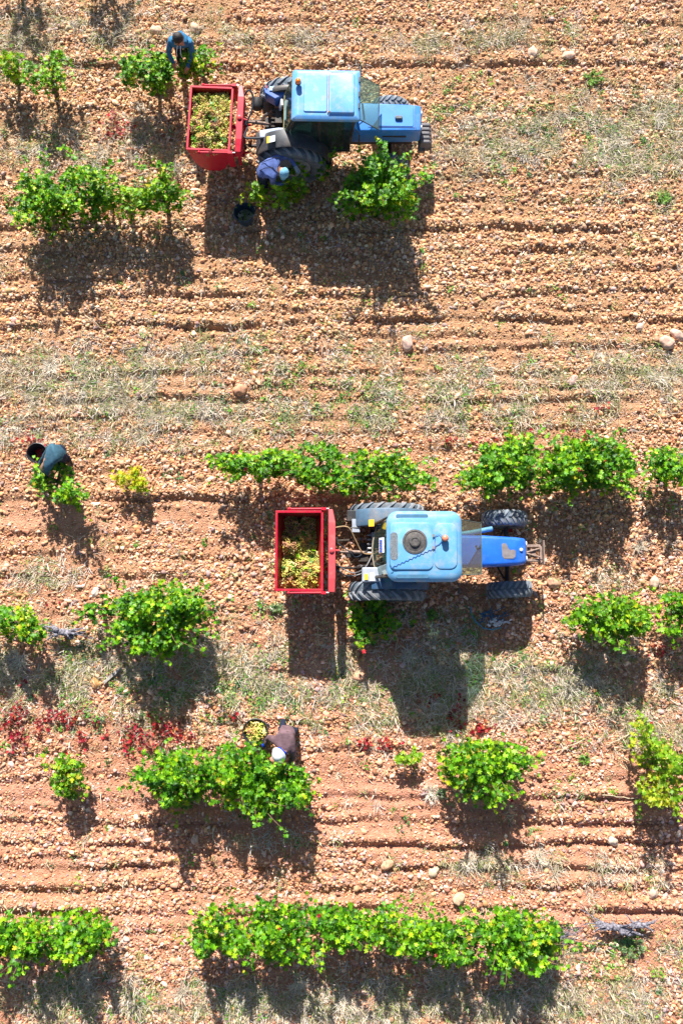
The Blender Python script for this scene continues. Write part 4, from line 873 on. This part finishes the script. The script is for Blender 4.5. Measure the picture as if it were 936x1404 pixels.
k=MB();k.box((1.95,-.268,1.03),(.45,.01,.05));k.build('side_grille',M_BLACK,ho)
k=MB()
for i in range(7): k.box((2.447,0,.86+i*.045),(.012,.36,.02))
k.build('grille',M_BLACK,ho)
for s in(-1,1):
    k=MB();k.lathe([(.045,0),(.05,.02),(.03,.03)],(2.44,s*.14,1.13),'x',14);k.build('headlight',M_WHITE,ho,smooth=True)
for i in range(5):
    q=MB();q.loft([rrect(2.47,-.29+i*.085,-.225+i*.085,.55,.86,.015),rrect(2.62,-.29+i*.085,-.225+i*.085,.52,.86,.02),rrect(2.67,-.29+i*.085,-.225+i*.085,.56,.80,.02)]);q.build('front_weight',mat('grey_iron',(.17,.16,.17),.7,noise=.2),T1,smooth=True)
q=MB();q.box((2.5,-.1,.60),(.14,.5,.08));q.box((2.68,-.12,.6),(.03,.5,.07));q.build('weight_bracket',M_RUST,T1,bevel=.008)
for s in(-1,1):
    cb=MB()
    cb.tube([(-.05,s*.40,.75),(-.08,s*.42,1.3),(.14,s*.40,1.9)],.026,7)
    cb.tube([(.55,s*.44,.7),(.55,s*.47,1.2),(.55,s*.42,1.9)],.022,7)
    cb.tube([(1.06,s*.40,.7),(1.12,s*.44,1.2),(1.2,s*.41,1.9)],.026,7)
    cb.tube([(-.05,s*.40,.78),(.5,s*.45,.72),(1.06,s*.40,.72)],.024,7)
    cb.build('cab_frame',M_BLACK,T1,smooth=True)
for s in(-1,1):
    glassp(T1,'side_window',[(-.05,s*.42,1.05),(.53,s*.465,.95),(.53,s*.425,1.88),(.12,s*.405,1.88)],M_BLACK)
    glassp(T1,'door_window',[(.57,s*.465,.85),(1.1,s*.435,.85),(1.18,s*.415,1.88),(.57,s*.425,1.88)],M_BLACK)
glassp(T1,'rear_window',[(-.12,-.38,1.3),(-.12,.38,1.3),(.08,.38,1.9),(.08,-.38,1.9)],mat('yellowed_trim',(.32,.28,.12),.7))
glassp(T1,'windscreen',[(1.24,-.42,1.92),(1.24,.42,1.92),(1.64,.44,1.56),(1.64,-.44,1.56)],M_BLACK,.008)
q=MB();q.tube([(1.24,-.36,1.8),(1.62,-.42,1.57)],.01,6);q.build('windscreen_stay',M_BLACK,T1);q=MB();q.tube([(1.24,-.05,1.75),(1.45,.1,1.72)],.007,5);q.build('windscreen_stay',M_BLACK,T1)
rf=MB()
def ol1(x0,x1_,w_,z,r=.03): return [(p[0],p[1],z) for p in rrect2(x0,x1_,-w_,w_,r,3)]
rf.loft([ol1(.07,1.27,.46,1.86),ol1(.05,1.29,.475,1.90),ol1(.08,1.28,.47,1.955),ol1(.14,1.24,.43,1.985),ol1(.18,1.2,.40,1.99)])
ro=rf.build('roof',M_BLUE_R1,T1,smooth=True)
k=MB();k.loft([ol1(.27,.70,.36,1.985),ol1(.28,.69,.35,2.01)]);k.build('roof_panel',M_BLUE_R1,ro,bevel=.008)
k=MB();k.loft([ol1(.72,1.19,.39,1.985),ol1(.73,1.18,.37,2.03),ol1(.75,1.16,.35,2.035)]);k.build('roof_hatch',M_BLUE_R1,ro,smooth=True)
k=MB();k.box((.71,0,2.012),(.018,.74,.012));k.build('roof_seam',mat('rusty_seam',(.48,.42,.42),.7,dirt=(.5,.2,.1),damt=.8),ro)
k=MB();k.box((.74,-.36,2.03),(.04,.02,.01));k.box((.95,.385,2.02),(.4,.012,.01));k.build('hinge',M_RUST,ro)
for yy in(.28,.0,-.22):
    k=MB();k.box((1.27,yy,1.98),(.03,.1,.04));k.build('hinge',M_BLACK,ro,bevel=.006)
beacon(T1,.17,.17,1.97,M_ORG,.11,.05,.06)
q=MB();q.box((-.38,-.35,1.22),(.4,.16,.06),(0,-.08,0.12));q.build('lamp_bracket',mat('pale_blue_grey_paint',(.36,.46,.62),.5,dirt=DUST),T1,bevel=.02)
q=MB();q.box((-.12,-.35,1.24),(.2,.18,.08));q.build('tail_lamp',M_GREY,T1,bevel=.02)
q=MB();q.box((-.33,-.56,1.40),(.14,.12,.012),(0,-.45,0));q.build('sticker',M_WHITE,T1)
q=MB();q.box((-.40,-.56,1.37),(.05,.13,.014),(0,-.45,0));q.build('sticker',M_YEL,T1)
q=MB();q.box((-.20,.24,1.15),(.04,.12,.32),(.1,.2,.1));q.build('number_plate',M_WHITE,T1,bevel=.004)
q=MB();q.lathe([(.09,-.1),(.11,-.06),(.11,.08),(.08,.1)],(-.66,.36,1.0),'y',16);q.build('spool',M_BLACK,T1,smooth=True)
linkage(T1)
q=MB();q.box((-.24,.1,.98),(.14,.3,.16))
for i in range(5): q.lathe([(.02,0),(.024,-.06),(.012,-.08)],(-.31,.2-i*.08,1.04),'x',8)
q.build('hydraulic_valves',M_DARK,T1,bevel=.008)
hose(T1,[(-.9,.0,1.1),(-.82,-.2,1.15),(-.86,-.42,1.2),(-.7,-.45,1.22),(-.5,-.45,1.24)],.02,M_HOSE)
hose(T1,[(-.92,.35,1.2),(-.8,.45,1.3),(-.72,.36,1.25),(-.74,.1,1.2),(-.86,-.15,1.15)],.018,M_HOSE)
hose(T1,[(-.86,-.5,1.1),(-.7,-.62,1.0),(-.5,-.5,1.0),(-.3,-.2,1.0)],.014,M_TAN)
mirror(T1,1.2,.44,1.7,1);mirror(T1,1.2,-.44,1.6,-1)
k=MB();k.tube([(1.3,.18,1.2),(1.3,.18,1.3)],.02,8) if 0 else None
# ------------------------------------------------------------------ red grape bins
def grapes_heap(label,fn,x0,x1_,y0,y1_,n,loc,rz,leafy=.05,gold=.5,cat='grapes'):
    px_=rng.uniform(x0,x1_,n);py_=rng.uniform(y0,y1_,n);pz=fn(px_,py_)+rng.normal(0,.028,n)
    # bunch template: ellipsoid cluster of berries
    ico=np.array([(0,0,1),(0,0,-1),(1,0,0),(-1,0,0),(0,1,0),(0,-1,0)],float);ifc=[(0,2,4),(0,4,3),(0,3,5),(0,5,2),(1,4,2),(1,3,4),(1,5,3),(1,2,5)]
    # smoother berry: 14-vertex
    b=ico;f=ifc
    nb=34;T_=[]
    for q in range(8):
        vs=[]
        for k_ in range(nb):
            u=rng.random();a=rng.uniform(0,6.28);r=(.06*(1-u*.8))*math.sqrt(rng.random()*.6+.4)
            c=np.array((u*.18-.09,math.cos(a)*r,math.sin(a)*r*.8));vs.append(b*.0155+c)
        T_.append(np.concatenate(vs))
    FF=[tuple(i+k_*6 for i in t) for k_ in range(nb) for t in f]
    rt=rotm(rng.uniform(0,6.28,n),rng.normal(0,.4,n),rng.uniform(0,6.28,n))
    pal=np.array([(.70,.62,.14),(.60,.62,.13),(.78,.62,.20),(.72,.42,.14),(.48,.56,.10),(.85,.74,.36),(.55,.28,.16),(.40,.48,.08)])
    g_=scatter('grapes',T_,FF,np.stack([px_,py_,pz],1),rt,np.full((n,3),1.)*rng.uniform(.8,1.15,(n,1)),pick(pal,n,.28),[M_GRAPE],True)
    g_.location=loc;g_.rotation_euler=(0,0,rz);props(g_,label,cat,kind='stuff')
    # a body under the bunches so no gaps show through
    gx2=np.linspace(x0,x1_,24);gy2=np.linspace(y0,y1_,30);A,B=np.meshgrid(gx2,gy2,indexing='ij');C=fn(A,B)-.05
    i2=np.arange(A.size).reshape(A.shape);ff=np.stack([i2[:-1,:-1],i2[1:,:-1],i2[1:,1:],i2[:-1,1:]],-1).reshape(-1)
    bb=npmesh('grape_bed',np.stack([A.ravel(),B.ravel(),C.ravel()],1),ff,4,[mat('grape_mass',(.26,.25,.06),.6,noise=.5,scale=40,bump=1.)],None,g_,True);bb['kind']='stuff'
    m=int(n*leafy*2.2)
    if m:
        lx=rng.uniform(x0,x1_,m);ly=rng.uniform(y0,y1_,m);lp=np.stack([lx,ly,fn(lx,ly)+.05],1)
        lf=leafcloud('leaf',lp,rng.uniform(.06,.11,m),pick(np.concatenate([GPAL*1.3,np.array([(.2,.4,.12),(.16,.34,.12)])]),m),g_,.4);lf['kind']='stuff'
def redbin(label,loc,rz,L0,R0,w0,w1,top,arm_mat,glabel,gfn):
    """hopper rim x from L0 to R0, y from w0 to w1, local to the tractor"""
    root=empty('grape_bin',loc,rz,label=label,cat='grape bin',group='red grape bins behind the tractors')
    # hopper: profile in xz extruded along y (outer and inner shells)
    def prof(d):
        mx=(L0+R0)/2;hw=(R0-L0)/2-d
        return [(mx-hw,top),(mx-hw,top-.16),(mx-hw*.86,top-.45),(mx-hw*.62,top-.68),(mx-hw*.3,top-.80+d),(mx+hw*.3,top-.80+d),(mx+hw*.62,top-.68),(mx+hw*.86,top-.45),(mx+hw,top-.16),(mx+hw,top)]
    po=prof(0);pi_=prof(.018);n=len(po)
    h=MB();vs=[(p[0],w0,p[1]) for p in po]+[(p[0],w1,p[1]) for p in po];fs=[(i,i+1,n+i+1,n+i) for i in range(n-1)]+[tuple(range(n)),tuple(range(2*n-1,n-1,-1))]
    h.add(vs,fs)
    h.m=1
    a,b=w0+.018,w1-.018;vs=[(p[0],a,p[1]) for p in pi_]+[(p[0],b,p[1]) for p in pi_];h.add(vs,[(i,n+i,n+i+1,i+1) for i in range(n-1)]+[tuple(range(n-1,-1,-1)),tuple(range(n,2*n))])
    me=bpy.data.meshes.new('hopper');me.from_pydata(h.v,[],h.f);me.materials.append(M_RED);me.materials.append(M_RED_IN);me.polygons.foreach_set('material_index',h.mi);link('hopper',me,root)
    r=MB();t=.022
    r.box(((L0+R0)/2,w0,top),(R0-L0+.04,.04,.045));r.box(((L0+R0)/2,w1,top),(R0-L0+.04,.04,.045));r.box((L0,(w0+w1)/2,top),(.04,w1-w0-.042,.043));r.box((R0,(w0+w1)/2,top),(.04,w1-w0-.042,.043))
    r.build('rim',M_RED,root,bevel=.005)
    # side rams
    for s,y_ in((-1,w0-.05),(1,w1+.05)):
        q=MB();q.tube([(L0+.22,y_,top-.01),(R0+.02,y_,top+.02)],.022,9);q.ball((L0+.22,y_,top-.01),.036,8);q.box((R0+.03,y_,top+.02),(.09,.05,.06));q.build('ram',M_RED,root,smooth=True)
        q=MB();q.tube([(R0-.1,y_,top+.02),(R0+.12,y_,top+.03)],.014,8);q.build('ram_rod',M_STEEL,root,smooth=True)
        q=MB();q.box((R0+.02,y_,top-.25),(.12,.03,.5));q.build('side_bracket',M_RED,root,bevel=.005)
    # mast: broad beam across + uprights + lower frame
    bx_=R0+.17
    q=MB();q.loft([[(bx_-.07,w0-.04,top-.12),(bx_+.07,w0-.04,top-.12),(bx_+.055,w0-.04,top+.05),(bx_-.055,w0-.04,top+.05)],[(bx_-.07,w0+.2,top-.14),(bx_+.075,w0+.2,top-.14),(bx_+.065,w0+.2,top+.085),(bx_-.055,w0+.2,top+.085)],[(bx_-.07,w1-.2,top-.14),(bx_+.075,w1-.2,top-.14),(bx_+.065,w1-.2,top+.085),(bx_-.055,w1-.2,top+.085)],[(bx_-.07,w1+.04,top-.12),(bx_+.03,w1+.04,top-.12),(bx_+.015,w1+.04,top+.05),(bx_-.055,w1+.04,top+.05)]])
    q.build('cross_beam',arm_mat,root,bevel=.008)
    q=MB();q.lathe([(.045,0),(.045,.03),(.02,.045)],(bx_+.0,(w0+w1)/2,top+.085),'z',14);q.tube([(bx_+.02,(w0+w1)/2,top+.05),(bx_+.13,(w0+w1)/2,top)],.02,8);q.build('pin',M_RED2,root,smooth=True)
    q=MB();ym=(w0+w1)/2
    for s in(-1,1):
        q.box((bx_,ym+s*.28,(top-.14+.42)/2),(.08,.07,top-.14-.42));q.box((bx_-.4,ym+s*.28,.44),(.85,.07,.07));q.tube([(bx_,ym+s*.28,.5),(bx_+.12,ym+s*.28,.55)],.025,8)
        q.box((bx_,ym+s*.6,(top-.12+.9)/2-.1),(.06,.05,.45))
    q.box((bx_,ym,.5),(.07,.7,.07));q.box((bx_-.5,ym,.44),(.07,.6,.07));q.box((bx_+.06,ym,1.0),(.08,.1,.1))
    q.build('mast_frame',M_RED,root,bevel=.006)
    grapes_heap(glabel,gfn,L0+.03,R0-.03,w0+.05,w1-.05,430,loc,rz)
    return root
l2=tuple(T2.location)
def g2(x,y): # lower bin: a mound low-left, dipping towards the far right corner
    return 1.0-.38+.24*np.exp(-((x+1.75)/.22)**2-((y-.18)/.16)**2)+.22*np.exp(-((y+.36)/.2)**2)*(.6+.4*np.sin(x*9))-.06*np.clip(y,0,1)+.045*np.sin(x*17)*np.sin(y*13)+.03*np.sin(x*33+y*21)
redbin('red grape bin half filled, mostly in shade, behind the lower tractor',l2,0,-1.98,-1.17,-.69,.70,1.22,M_RED2,'half-shaded heap of yellow-green grapes in the red bin of the lower tractor',g2)
l1=tuple(T1.location)
def g1(x,y): return 1.10+.09*np.exp(-((x+1.5)/.35)**2-((y+.2)/.5)**2)-.13*np.clip((y-.15)/.4,0,1)+.05*np.sin(x*15)*np.sin(y*11+1)+.03*np.sin(x*31+y*23)
redbin('red grape bin filled to the brim in full sun behind the upper tractor',l1,R(-2.5),-1.90,-1.12,-.74,.50,1.22,M_RED,'sunlit golden-green grapes filling the red bin of the upper tractor',g1)
# ------------------------------------------------------------------ buckets
def bucket(label,px,py,r=.2,h=.34,fill=None,mt=M_BUCK,tilt=(0,0)):
    x,y=P(px,py,h);root=empty('bucket',(x,y,hz(x,y)+.015),0,label=label,cat='bucket',group='harvest buckets of the pickers');root.rotation_euler=(tilt[0],tilt[1],.4)
    b=MB();b.lathe([(r*.72,0),(r*.76,.01),(r*.97,h-.03),(r*1.05,h-.02),(r*1.06,h),(r*1.0,h+.005),(r*.95,h-.02),(r*.72,.03),(.001,.025)],(0,0,0),'z',32)
    b.build('tub',mt,root,smooth=True)
    for s in(-1,1):
        q=MB();q.tube([(s*r*1.02,-.05,h-.03),(s*(r*1.02+.035),-.03,h-.02),(s*(r*1.02+.035),.03,h-.02),(s*r*1.02,.05,h-.03)],.012,7);q.build('handle',mt,root,smooth=True)
    if fill:
        lvl,n,kind=fill
        def fn(a,b_): return lvl+.05*(1-(a*a+b_*b_)/(r*r))
        if kind=='grapes':
            grapes_heap('yellow-green grapes in the '+label.split(' ')[0]+' bucket next to the person in the white hat' ,fn,-r*.62,r*.62,-r*.62,r*.62,n,(x,y,hz(x,y)+.015),.4,.03)
        else:
            m=n;a=rng.uniform(0,6.28,m);rr=np.sqrt(rng.random(m))*r*.72;pp=np.stack([np.cos(a)*rr,np.sin(a)*rr,np.full(m,lvl)],1)
            pal=GPALR if kind=='red' else np.array([(.4,.42,.3),(.5,.5,.4),(.2,.3,.1)])
            o=leafcloud('bucket_litter',pp,rng.uniform(.06,.1,m),pick(pal,m),None,.4);o.location=(x,y,hz(x,y)+.015);props(o,('red leaves' if kind=='red' else 'pale leaves and grape scraps')+' lying in the bottom of the '+('bucket by the bent person in the slate shirt' if kind=='red' else 'shadowed bucket below the navy jacket'),'leaves',kind='stuff')
bucket('black bucket half hidden behind the vine by the person in the blue hoodie',219,84,.19,.36)
bucket('dark blue-black bucket standing alone in the shade below the navy jacket',335,291,.2,.36,(.12,40,'pale'),mat('blue_black_plastic',(.02,.05,.085),.4,noise=.25,scale=9))
bucket('black bucket beside the bent person in the slate shirt',51,621,.185,.36,(.1,26,'red'))
bucket('black bucket full of grapes beside the person in the white hat',350,1003,.225,.34,(.22,60,'grapes'))
# ------------------------------------------------------------------ people
def person(label,J,jacket,trouser,hand,hand2=None,sleeve_r=1.):
    """J: world positions of the joints; grows one skin surface along the skeleton"""
    names=list(J);g0=hz(J['ankle_a'][0],J['ankle_a'][1])
    org=Vector((J['hip'][0],J['hip'][1],0))
    root=empty('person',org,0,label=label,cat='person',group='grape pickers bending over the vines')
    Pj={k:Vector(v)-org for k,v in J.items()}
    rad={'hip':.155,'waist':.14,'chest':.18,'neck':.06,'head':.092,'crown':.085,'sh_a':.08,'sh_b':.08,'el_a':.05,'el_b':.05,'wr_a':.036,'wr_b':.036,'pa_a':.036,'pa_b':.036,'hj_a':.10,'hj_b':.10,'kn_a':.07,'kn_b':.07,'ankle_a':.052,'ankle_b':.052,'toe_a':.042,'toe_b':.042}
    E_=[('hip','waist','j'),('waist','chest','j'),('chest','neck','s'),('neck','head','s'),('head','crown','s'),('chest','sh_a','j'),('chest','sh_b','j'),('sh_a','el_a','j'),('el_a','wr_a','j'),('wr_a','pa_a','h'),('sh_b','el_b','j'),('el_b','wr_b','j'),('wr_b','pa_b','h'),
        ('hip','hj_a','t'),('hj_a','kn_a','t'),('kn_a','ankle_a','t'),('ankle_a','toe_a','b'),('hip','hj_b','t'),('hj_b','kn_b','t'),('kn_b','ankle_b','t'),('ankle_b','toe_b','b')]
    names=list(rad);vs=[Pj[k] for k in names];ed=[(names.index(a),names.index(b)) for a,b,_ in E_];segs=[(Pj[a],Pj[b],(rad[a]+rad[b])/2,m) for a,b,m in E_]
    rr=[rad[k] for k in names]
    # fingers: five short chains leaving each palm, unequal and bent
    for sfx in('_a','_b'):
        p=Pj['pa'+sfx];d=(p-Pj['wr'+sfx]).normalized();side=d.cross(Vector((0,0,1)));side=side.normalized() if side.length>.1 else Vector((1,0,0));nrm=side.cross(d).normalized()
        if nrm.z>0:nrm=-nrm
        for i,(o_,l_) in enumerate(((-.028,.062),(-.009,.072),(.010,.068),(.028,.055))):
            a=p+side*o_+d*.01;b=a+d*l_*.55+nrm*.012;c=b+d*l_*.35+nrm*.03
            k=len(vs);vs+=[b,c];rr+=[.0095,.008];ed+=[(names.index('pa'+sfx),k),(k,k+1)];segs+=[(p,b,.012,'h'),(b,c,.01,'h')]
        a=p-d*.02-side*.03;b=a-side*.02+d*.03+nrm*.02;k=len(vs);vs+=[b,b+d*.025+nrm*.012];rr+=[.011,.009];ed+=[(names.index('wr'+sfx),k),(k,k+1)];segs+=[(a,b,.012,'h'),(b,b+d*.025,.01,'h')]
    me=bpy.data.meshes.new('body');me.from_pydata([tuple(v) for v in vs],ed,[])
    tmp=bpy.data.objects.new('tmp',me);col.objects.link(tmp)
    tmp.modifiers.new('skin','SKIN').use_smooth_shade=True
    for i,r_ in enumerate(rr):
        sv=me.skin_vertices[0].data[i];sv.radius=(r_,r_);sv.use_root=(i==0)
    sv=tmp.modifiers.new('sub','SUBSURF');sv.levels=2;sv.render_levels=2
    dg=bpy.context.evaluated_depsgraph_get();dg.update();m2=bpy.data.meshes.new_from_object(tmp.evaluated_get(dg))
    bpy.data.objects.remove(tmp)
    for m in(jacket,M_SKIN,hand,trouser,M_BOOT):m2.materials.append(m) if len(m2.materials)<5 else None
    mi=[]
    key={'j':0,'s':1,'h':2,'t':3,'b':4}
    for pl in m2.polygons:
        c=pl.center;best=None
        for a,b,r_,m in segs:
            ab=b-a;t=max(0,min(1,(c-a).dot(ab)/max(ab.length_squared,1e-9)));d=(c-(a+ab*t)).length-r_
            if best is None or d<best[0]:best=(d,m)
        mi.append(key[best[1]])
    m2.polygons.foreach_set('material_index',mi);m2.polygons.foreach_set('use_smooth',[True]*len(mi))
    from mathutils import noise as mn
    for v in m2.vertices:
        v.co+=v.normal*(.010*mn.noise(v.co*13)+.006*mn.noise(v.co*29))
    body=link('body',m2,root);body.name='body'
    # face: nose, ears, eyes
    hd_=Pj['head'];up=(Pj['crown']-Pj['neck']).normalized();f=Pj['face'];f=(f-up*f.dot(up)).normalized() if False else (Vector(J['face'])-Vector(J['head'])).normalized();f=(f-up*f.dot(up)).normalized();sd=up.cross(f)
    q=MB();q.ball(hd_+f*.105+up*.0,.016,8,(1,1,1.3));q.ball(hd_+sd*.09,.022,8,(.7,1,1.3));q.ball(hd_-sd*.09,.022,8,(.7,1,1.3));q.build('face_features',M_SKIN,root,smooth=True)
    q=MB();q.ball(hd_+f*.086+sd*.035+up*.02,.011,8);q.ball(hd_+f*.086-sd*.035+up*.02,.011,8);q.build('eyes',M_HAIR,root,smooth=True)
    q=MB();q.box(hd_+f*.09-up*.045,(.04,.03,.01));q.build('mouth',mat('lips',(.3,.1,.08),.5),root,bevel=.004)
    return root,Pj,up,f,sd
def headshell(root,Pj,up,f,r,mt,name,off=.02,cut=-.15,brim=None,sq=1.):
    """a shell over the skull: part sphere along the head's own up axis"""
    c=Pj['head'].lerp(Pj['crown'],.5)+up*off;M=Matrix((up.cross(f),f,up)).transposed() ;q=MB();n=10;pr=[]
    for i in range(n+1):
        a=math.pi*.5-(math.pi*.5-math.asin(cut))*i/n if False else math.asin(cut)+(math.pi/2-math.asin(cut))*i/n
        pr.append((max(r*math.cos(a),.001),r*math.sin(a)*sq))
    b0=len(q.v);q.lathe(pr,(0,0,0),'z',20)
    if brim: 
        if brim=='peak':
            pts=[(math.cos(a)*r*.85,r*.45+math.sin(a)*r*.95) for a in[math.pi*i/10 for i in range(11)]]
            q.prism(pts,r*cut-.0,r*cut+.012)
        else: q.lathe([(r*.98,r*cut),(r+brim,r*cut-.015),(r+brim,r*cut-.007),(r*.98,r*cut+.012)],(0,0,0),'z',24,closed=True)
    q.v=[tuple(c+M@Vector(v)) for v in q.v]
    return q.build(name,mt,root,smooth=True)
def J3(d):
    o={}
    for k,v in d.items():
        if len(v)==4: o[k]=(v[0],v[1],v[2]);continue
        x,y=P(v[0],v[1],v[2]);o[k]=(x,y,v[2])
    return o
def foot(hipk,dx,dy): pass
# 1: blue hoodie, stands beyond the topmost row facing the camera's lower edge
h1=P(249,54,.95)
def legs(J,ca,cb,fdir,sep,kfwd=.08,hipz=.9):
    """ca: xy of stance centre; fdir facing"""
    fx,fy=fdir;l=math.hypot(fx,fy);fx/=l;fy/=l;px_,py_=-fy,fx;hx,hy,hz_=J['hip']
    for s,k in((1,'_a'),(-1,'_b')):
        J['hj'+k]=(hx+px_*.09*s,hy+py_*.09*s,hz_-.07)
        ax_,ay_=ca[0]+px_*sep*s+fx*cb*s,ca[1]+py_*sep*s+fy*cb*s;gz=hz(ax_,ay_)
        J['kn'+k]=((hx+ax_)/2+fx*kfwd+px_*.04*s,(hy+ay_)/2+fy*kfwd+py_*.04*s,hz_*.53)
        J['ankle'+k]=(ax_,ay_,gz+.08);J['toe'+k]=(ax_+fx*.15,ay_+fy*.15,gz+.045)
    return J
J=J3({'hip':(249,55,.93),'waist':(248,56,1.10),'chest':(247,60,1.30),'neck':(246,57,1.42),'head':(244.5,54,1.50),'crown':(243.5,50,1.60),'face':(243,62,1.50),'sh_a':(234,58,1.32),'sh_b':(261,58,1.32),'el_a':(231,72,1.08),'el_b':(264,74,1.08),'wr_a':(237,85,.92),'wr_b':(258,90,.92),'pa_a':(239,90,.88),'pa_b':(255,95,.88)})
legs(J,(J['hip'][0],J['hip'][1]-.02),.0,(-.1,-1),.13)
root,Pj,up,f,sd=person('person with short dark hair in a blue hoodie bending over the topmost vines',J,M_HOOD,M_JEAN,M_SKIN)
headshell(root,Pj,up,f,.104,M_HAIR,'hair',.0,-.05)
q=MB();cc=Pj['neck']-f*.05;q.tube([cc+sd*.12+f*.05,cc+sd*.1-f*.05+up*.0,cc-f*.1,cc-sd*.1-f*.05,cc-sd*.12+f*.05],[.035,.05,.06,.05,.035],9);q.build('hood',M_HOOD,root,smooth=True)
q=MB();cn_=Pj['chest']
for s in(-1,1): q.tube([Pj['neck']+f*.07+sd*.03*s-up*.02,cn_+f*.18+sd*.04*s,cn_+f*.19+sd*.045*s-Vector((0,0,.10))],.007,5)
q.build('drawstring',M_WHITE,root)
# 2: navy jacket and cap, torso nearly level, facing right
J=J3({'hip':(358,234,1.0),'waist':(365,231,1.10),'chest':(374,229,1.17),'neck':(382,233,1.14),'head':(386,236,1.11),'crown':(389,237,1.19),'face':(391,245,1.03),'sh_a':(380,216,1.18),'sh_b':(374,243,1.12),'el_a':(396,215,1.05),'el_b':(374,252,.9),'wr_a':(404,227,.98),'wr_b':(386,252,.86),'pa_a':(407,234,.96),'pa_b':(389,251,.84)})
legs(J,(J['hip'][0]-.02,J['hip'][1]),.06,(1,-.1),.13)
root,Pj,up,f,sd=person('person in a navy jacket and pale blue cap bending beside the upper tractor',J,M_NAVY,M_JEAN,M_GREY)
headshell(root,Pj,up,f,.108,M_CAP,'cap',.02,.0,'peak')
q=MB();a_=Pj['hip'];b_=Pj['waist'].lerp(Pj['chest'],.4)
for s in(-1,1):
    w_=(Pj['sh_a']-Pj['sh_b']).normalized()*.07*s;q.tube([Pj['hip']+w_+Vector((0,0,.15)),Pj['waist']+w_+Vector((0,0,.16)),Pj['chest']+w_*1.3+Vector((.03,0,.17)),Pj['chest']+w_*1.9+Vector((.10,0,.08))],.007,5)
q.build('strap',mat('black_strap',(.01,.01,.02),.6),root,smooth=True)
# 3: slate shirt, bent double beside the third row
J=J3({'hip':(84,620,.93),'waist':(78,621,1.0),'chest':(72,624,.96),'neck':(64,634,.86),'head':(62,641,.74),'crown':(61,646,.65),'face':(66,648,.6),'sh_a':(66,640,.90),'sh_b':(71,613,.94),'el_a':(63,650,.66),'el_b':(62,625,.62),'wr_a':(56,646,.48),'wr_b':(55,635,.42),'pa_a':(53,643,.43),'pa_b':(52,640,.36)})
legs(J,(J['hip'][0]-.10,J['hip'][1]-.08),.04,(-1,-.2),.10)
root,Pj,up,f,sd=person('person in a slate blue shirt bent double over a bucket at the left',J,M_TEAL,M_JEAN,M_SKIN)
headshell(root,Pj,up,f,.104,M_HAIR,'hair',.0,-.05)
# 4: mauve jacket, white hat
J=J3({'hip':(394,1002,.92),'waist':(394,1008,1.0),'chest':(391,1020,1.04),'neck':(387,1029,1.03),'head':(383,1034,1.04),'crown':(380.5,1036,1.13),'face':(377,1040,.98),'sh_a':(376,1014,1.0),'sh_b':(401,1028,.98),'el_a':(368,1011,.78),'el_b':(402,1040,.74),'wr_a':(364,1020,.66),'wr_b':(393,1048,.66),'pa_a':(361,1022,.62),'pa_b':(388,1051,.62)})
legs(J,(J['hip'][0]+.0,J['hip'][1]+.02),.04,(-.3,-1),.14)
root,Pj,up,f,sd=person('person in mauve jacket and white hat bending over a vine beside a grape bucket',J,M_MAUV,M_JEAN,M_GLOVE)
headshell(root,Pj,up,f,.112,M_HAT,'hat',.01,-.1,.03)
q=MB();u2=(Pj['head']-Pj['neck']).normalized();o1=u2.orthogonal().normalized();o2=u2.cross(o1);c=Pj['neck']+u2*.005;q.tube([c+(o1*math.cos(a)+o2*math.sin(a))*.082 for a in[i*2*math.pi/16 for i in range(17)]],.024,8,cap=False);q.build('collar',M_COLL,root,smooth=True)
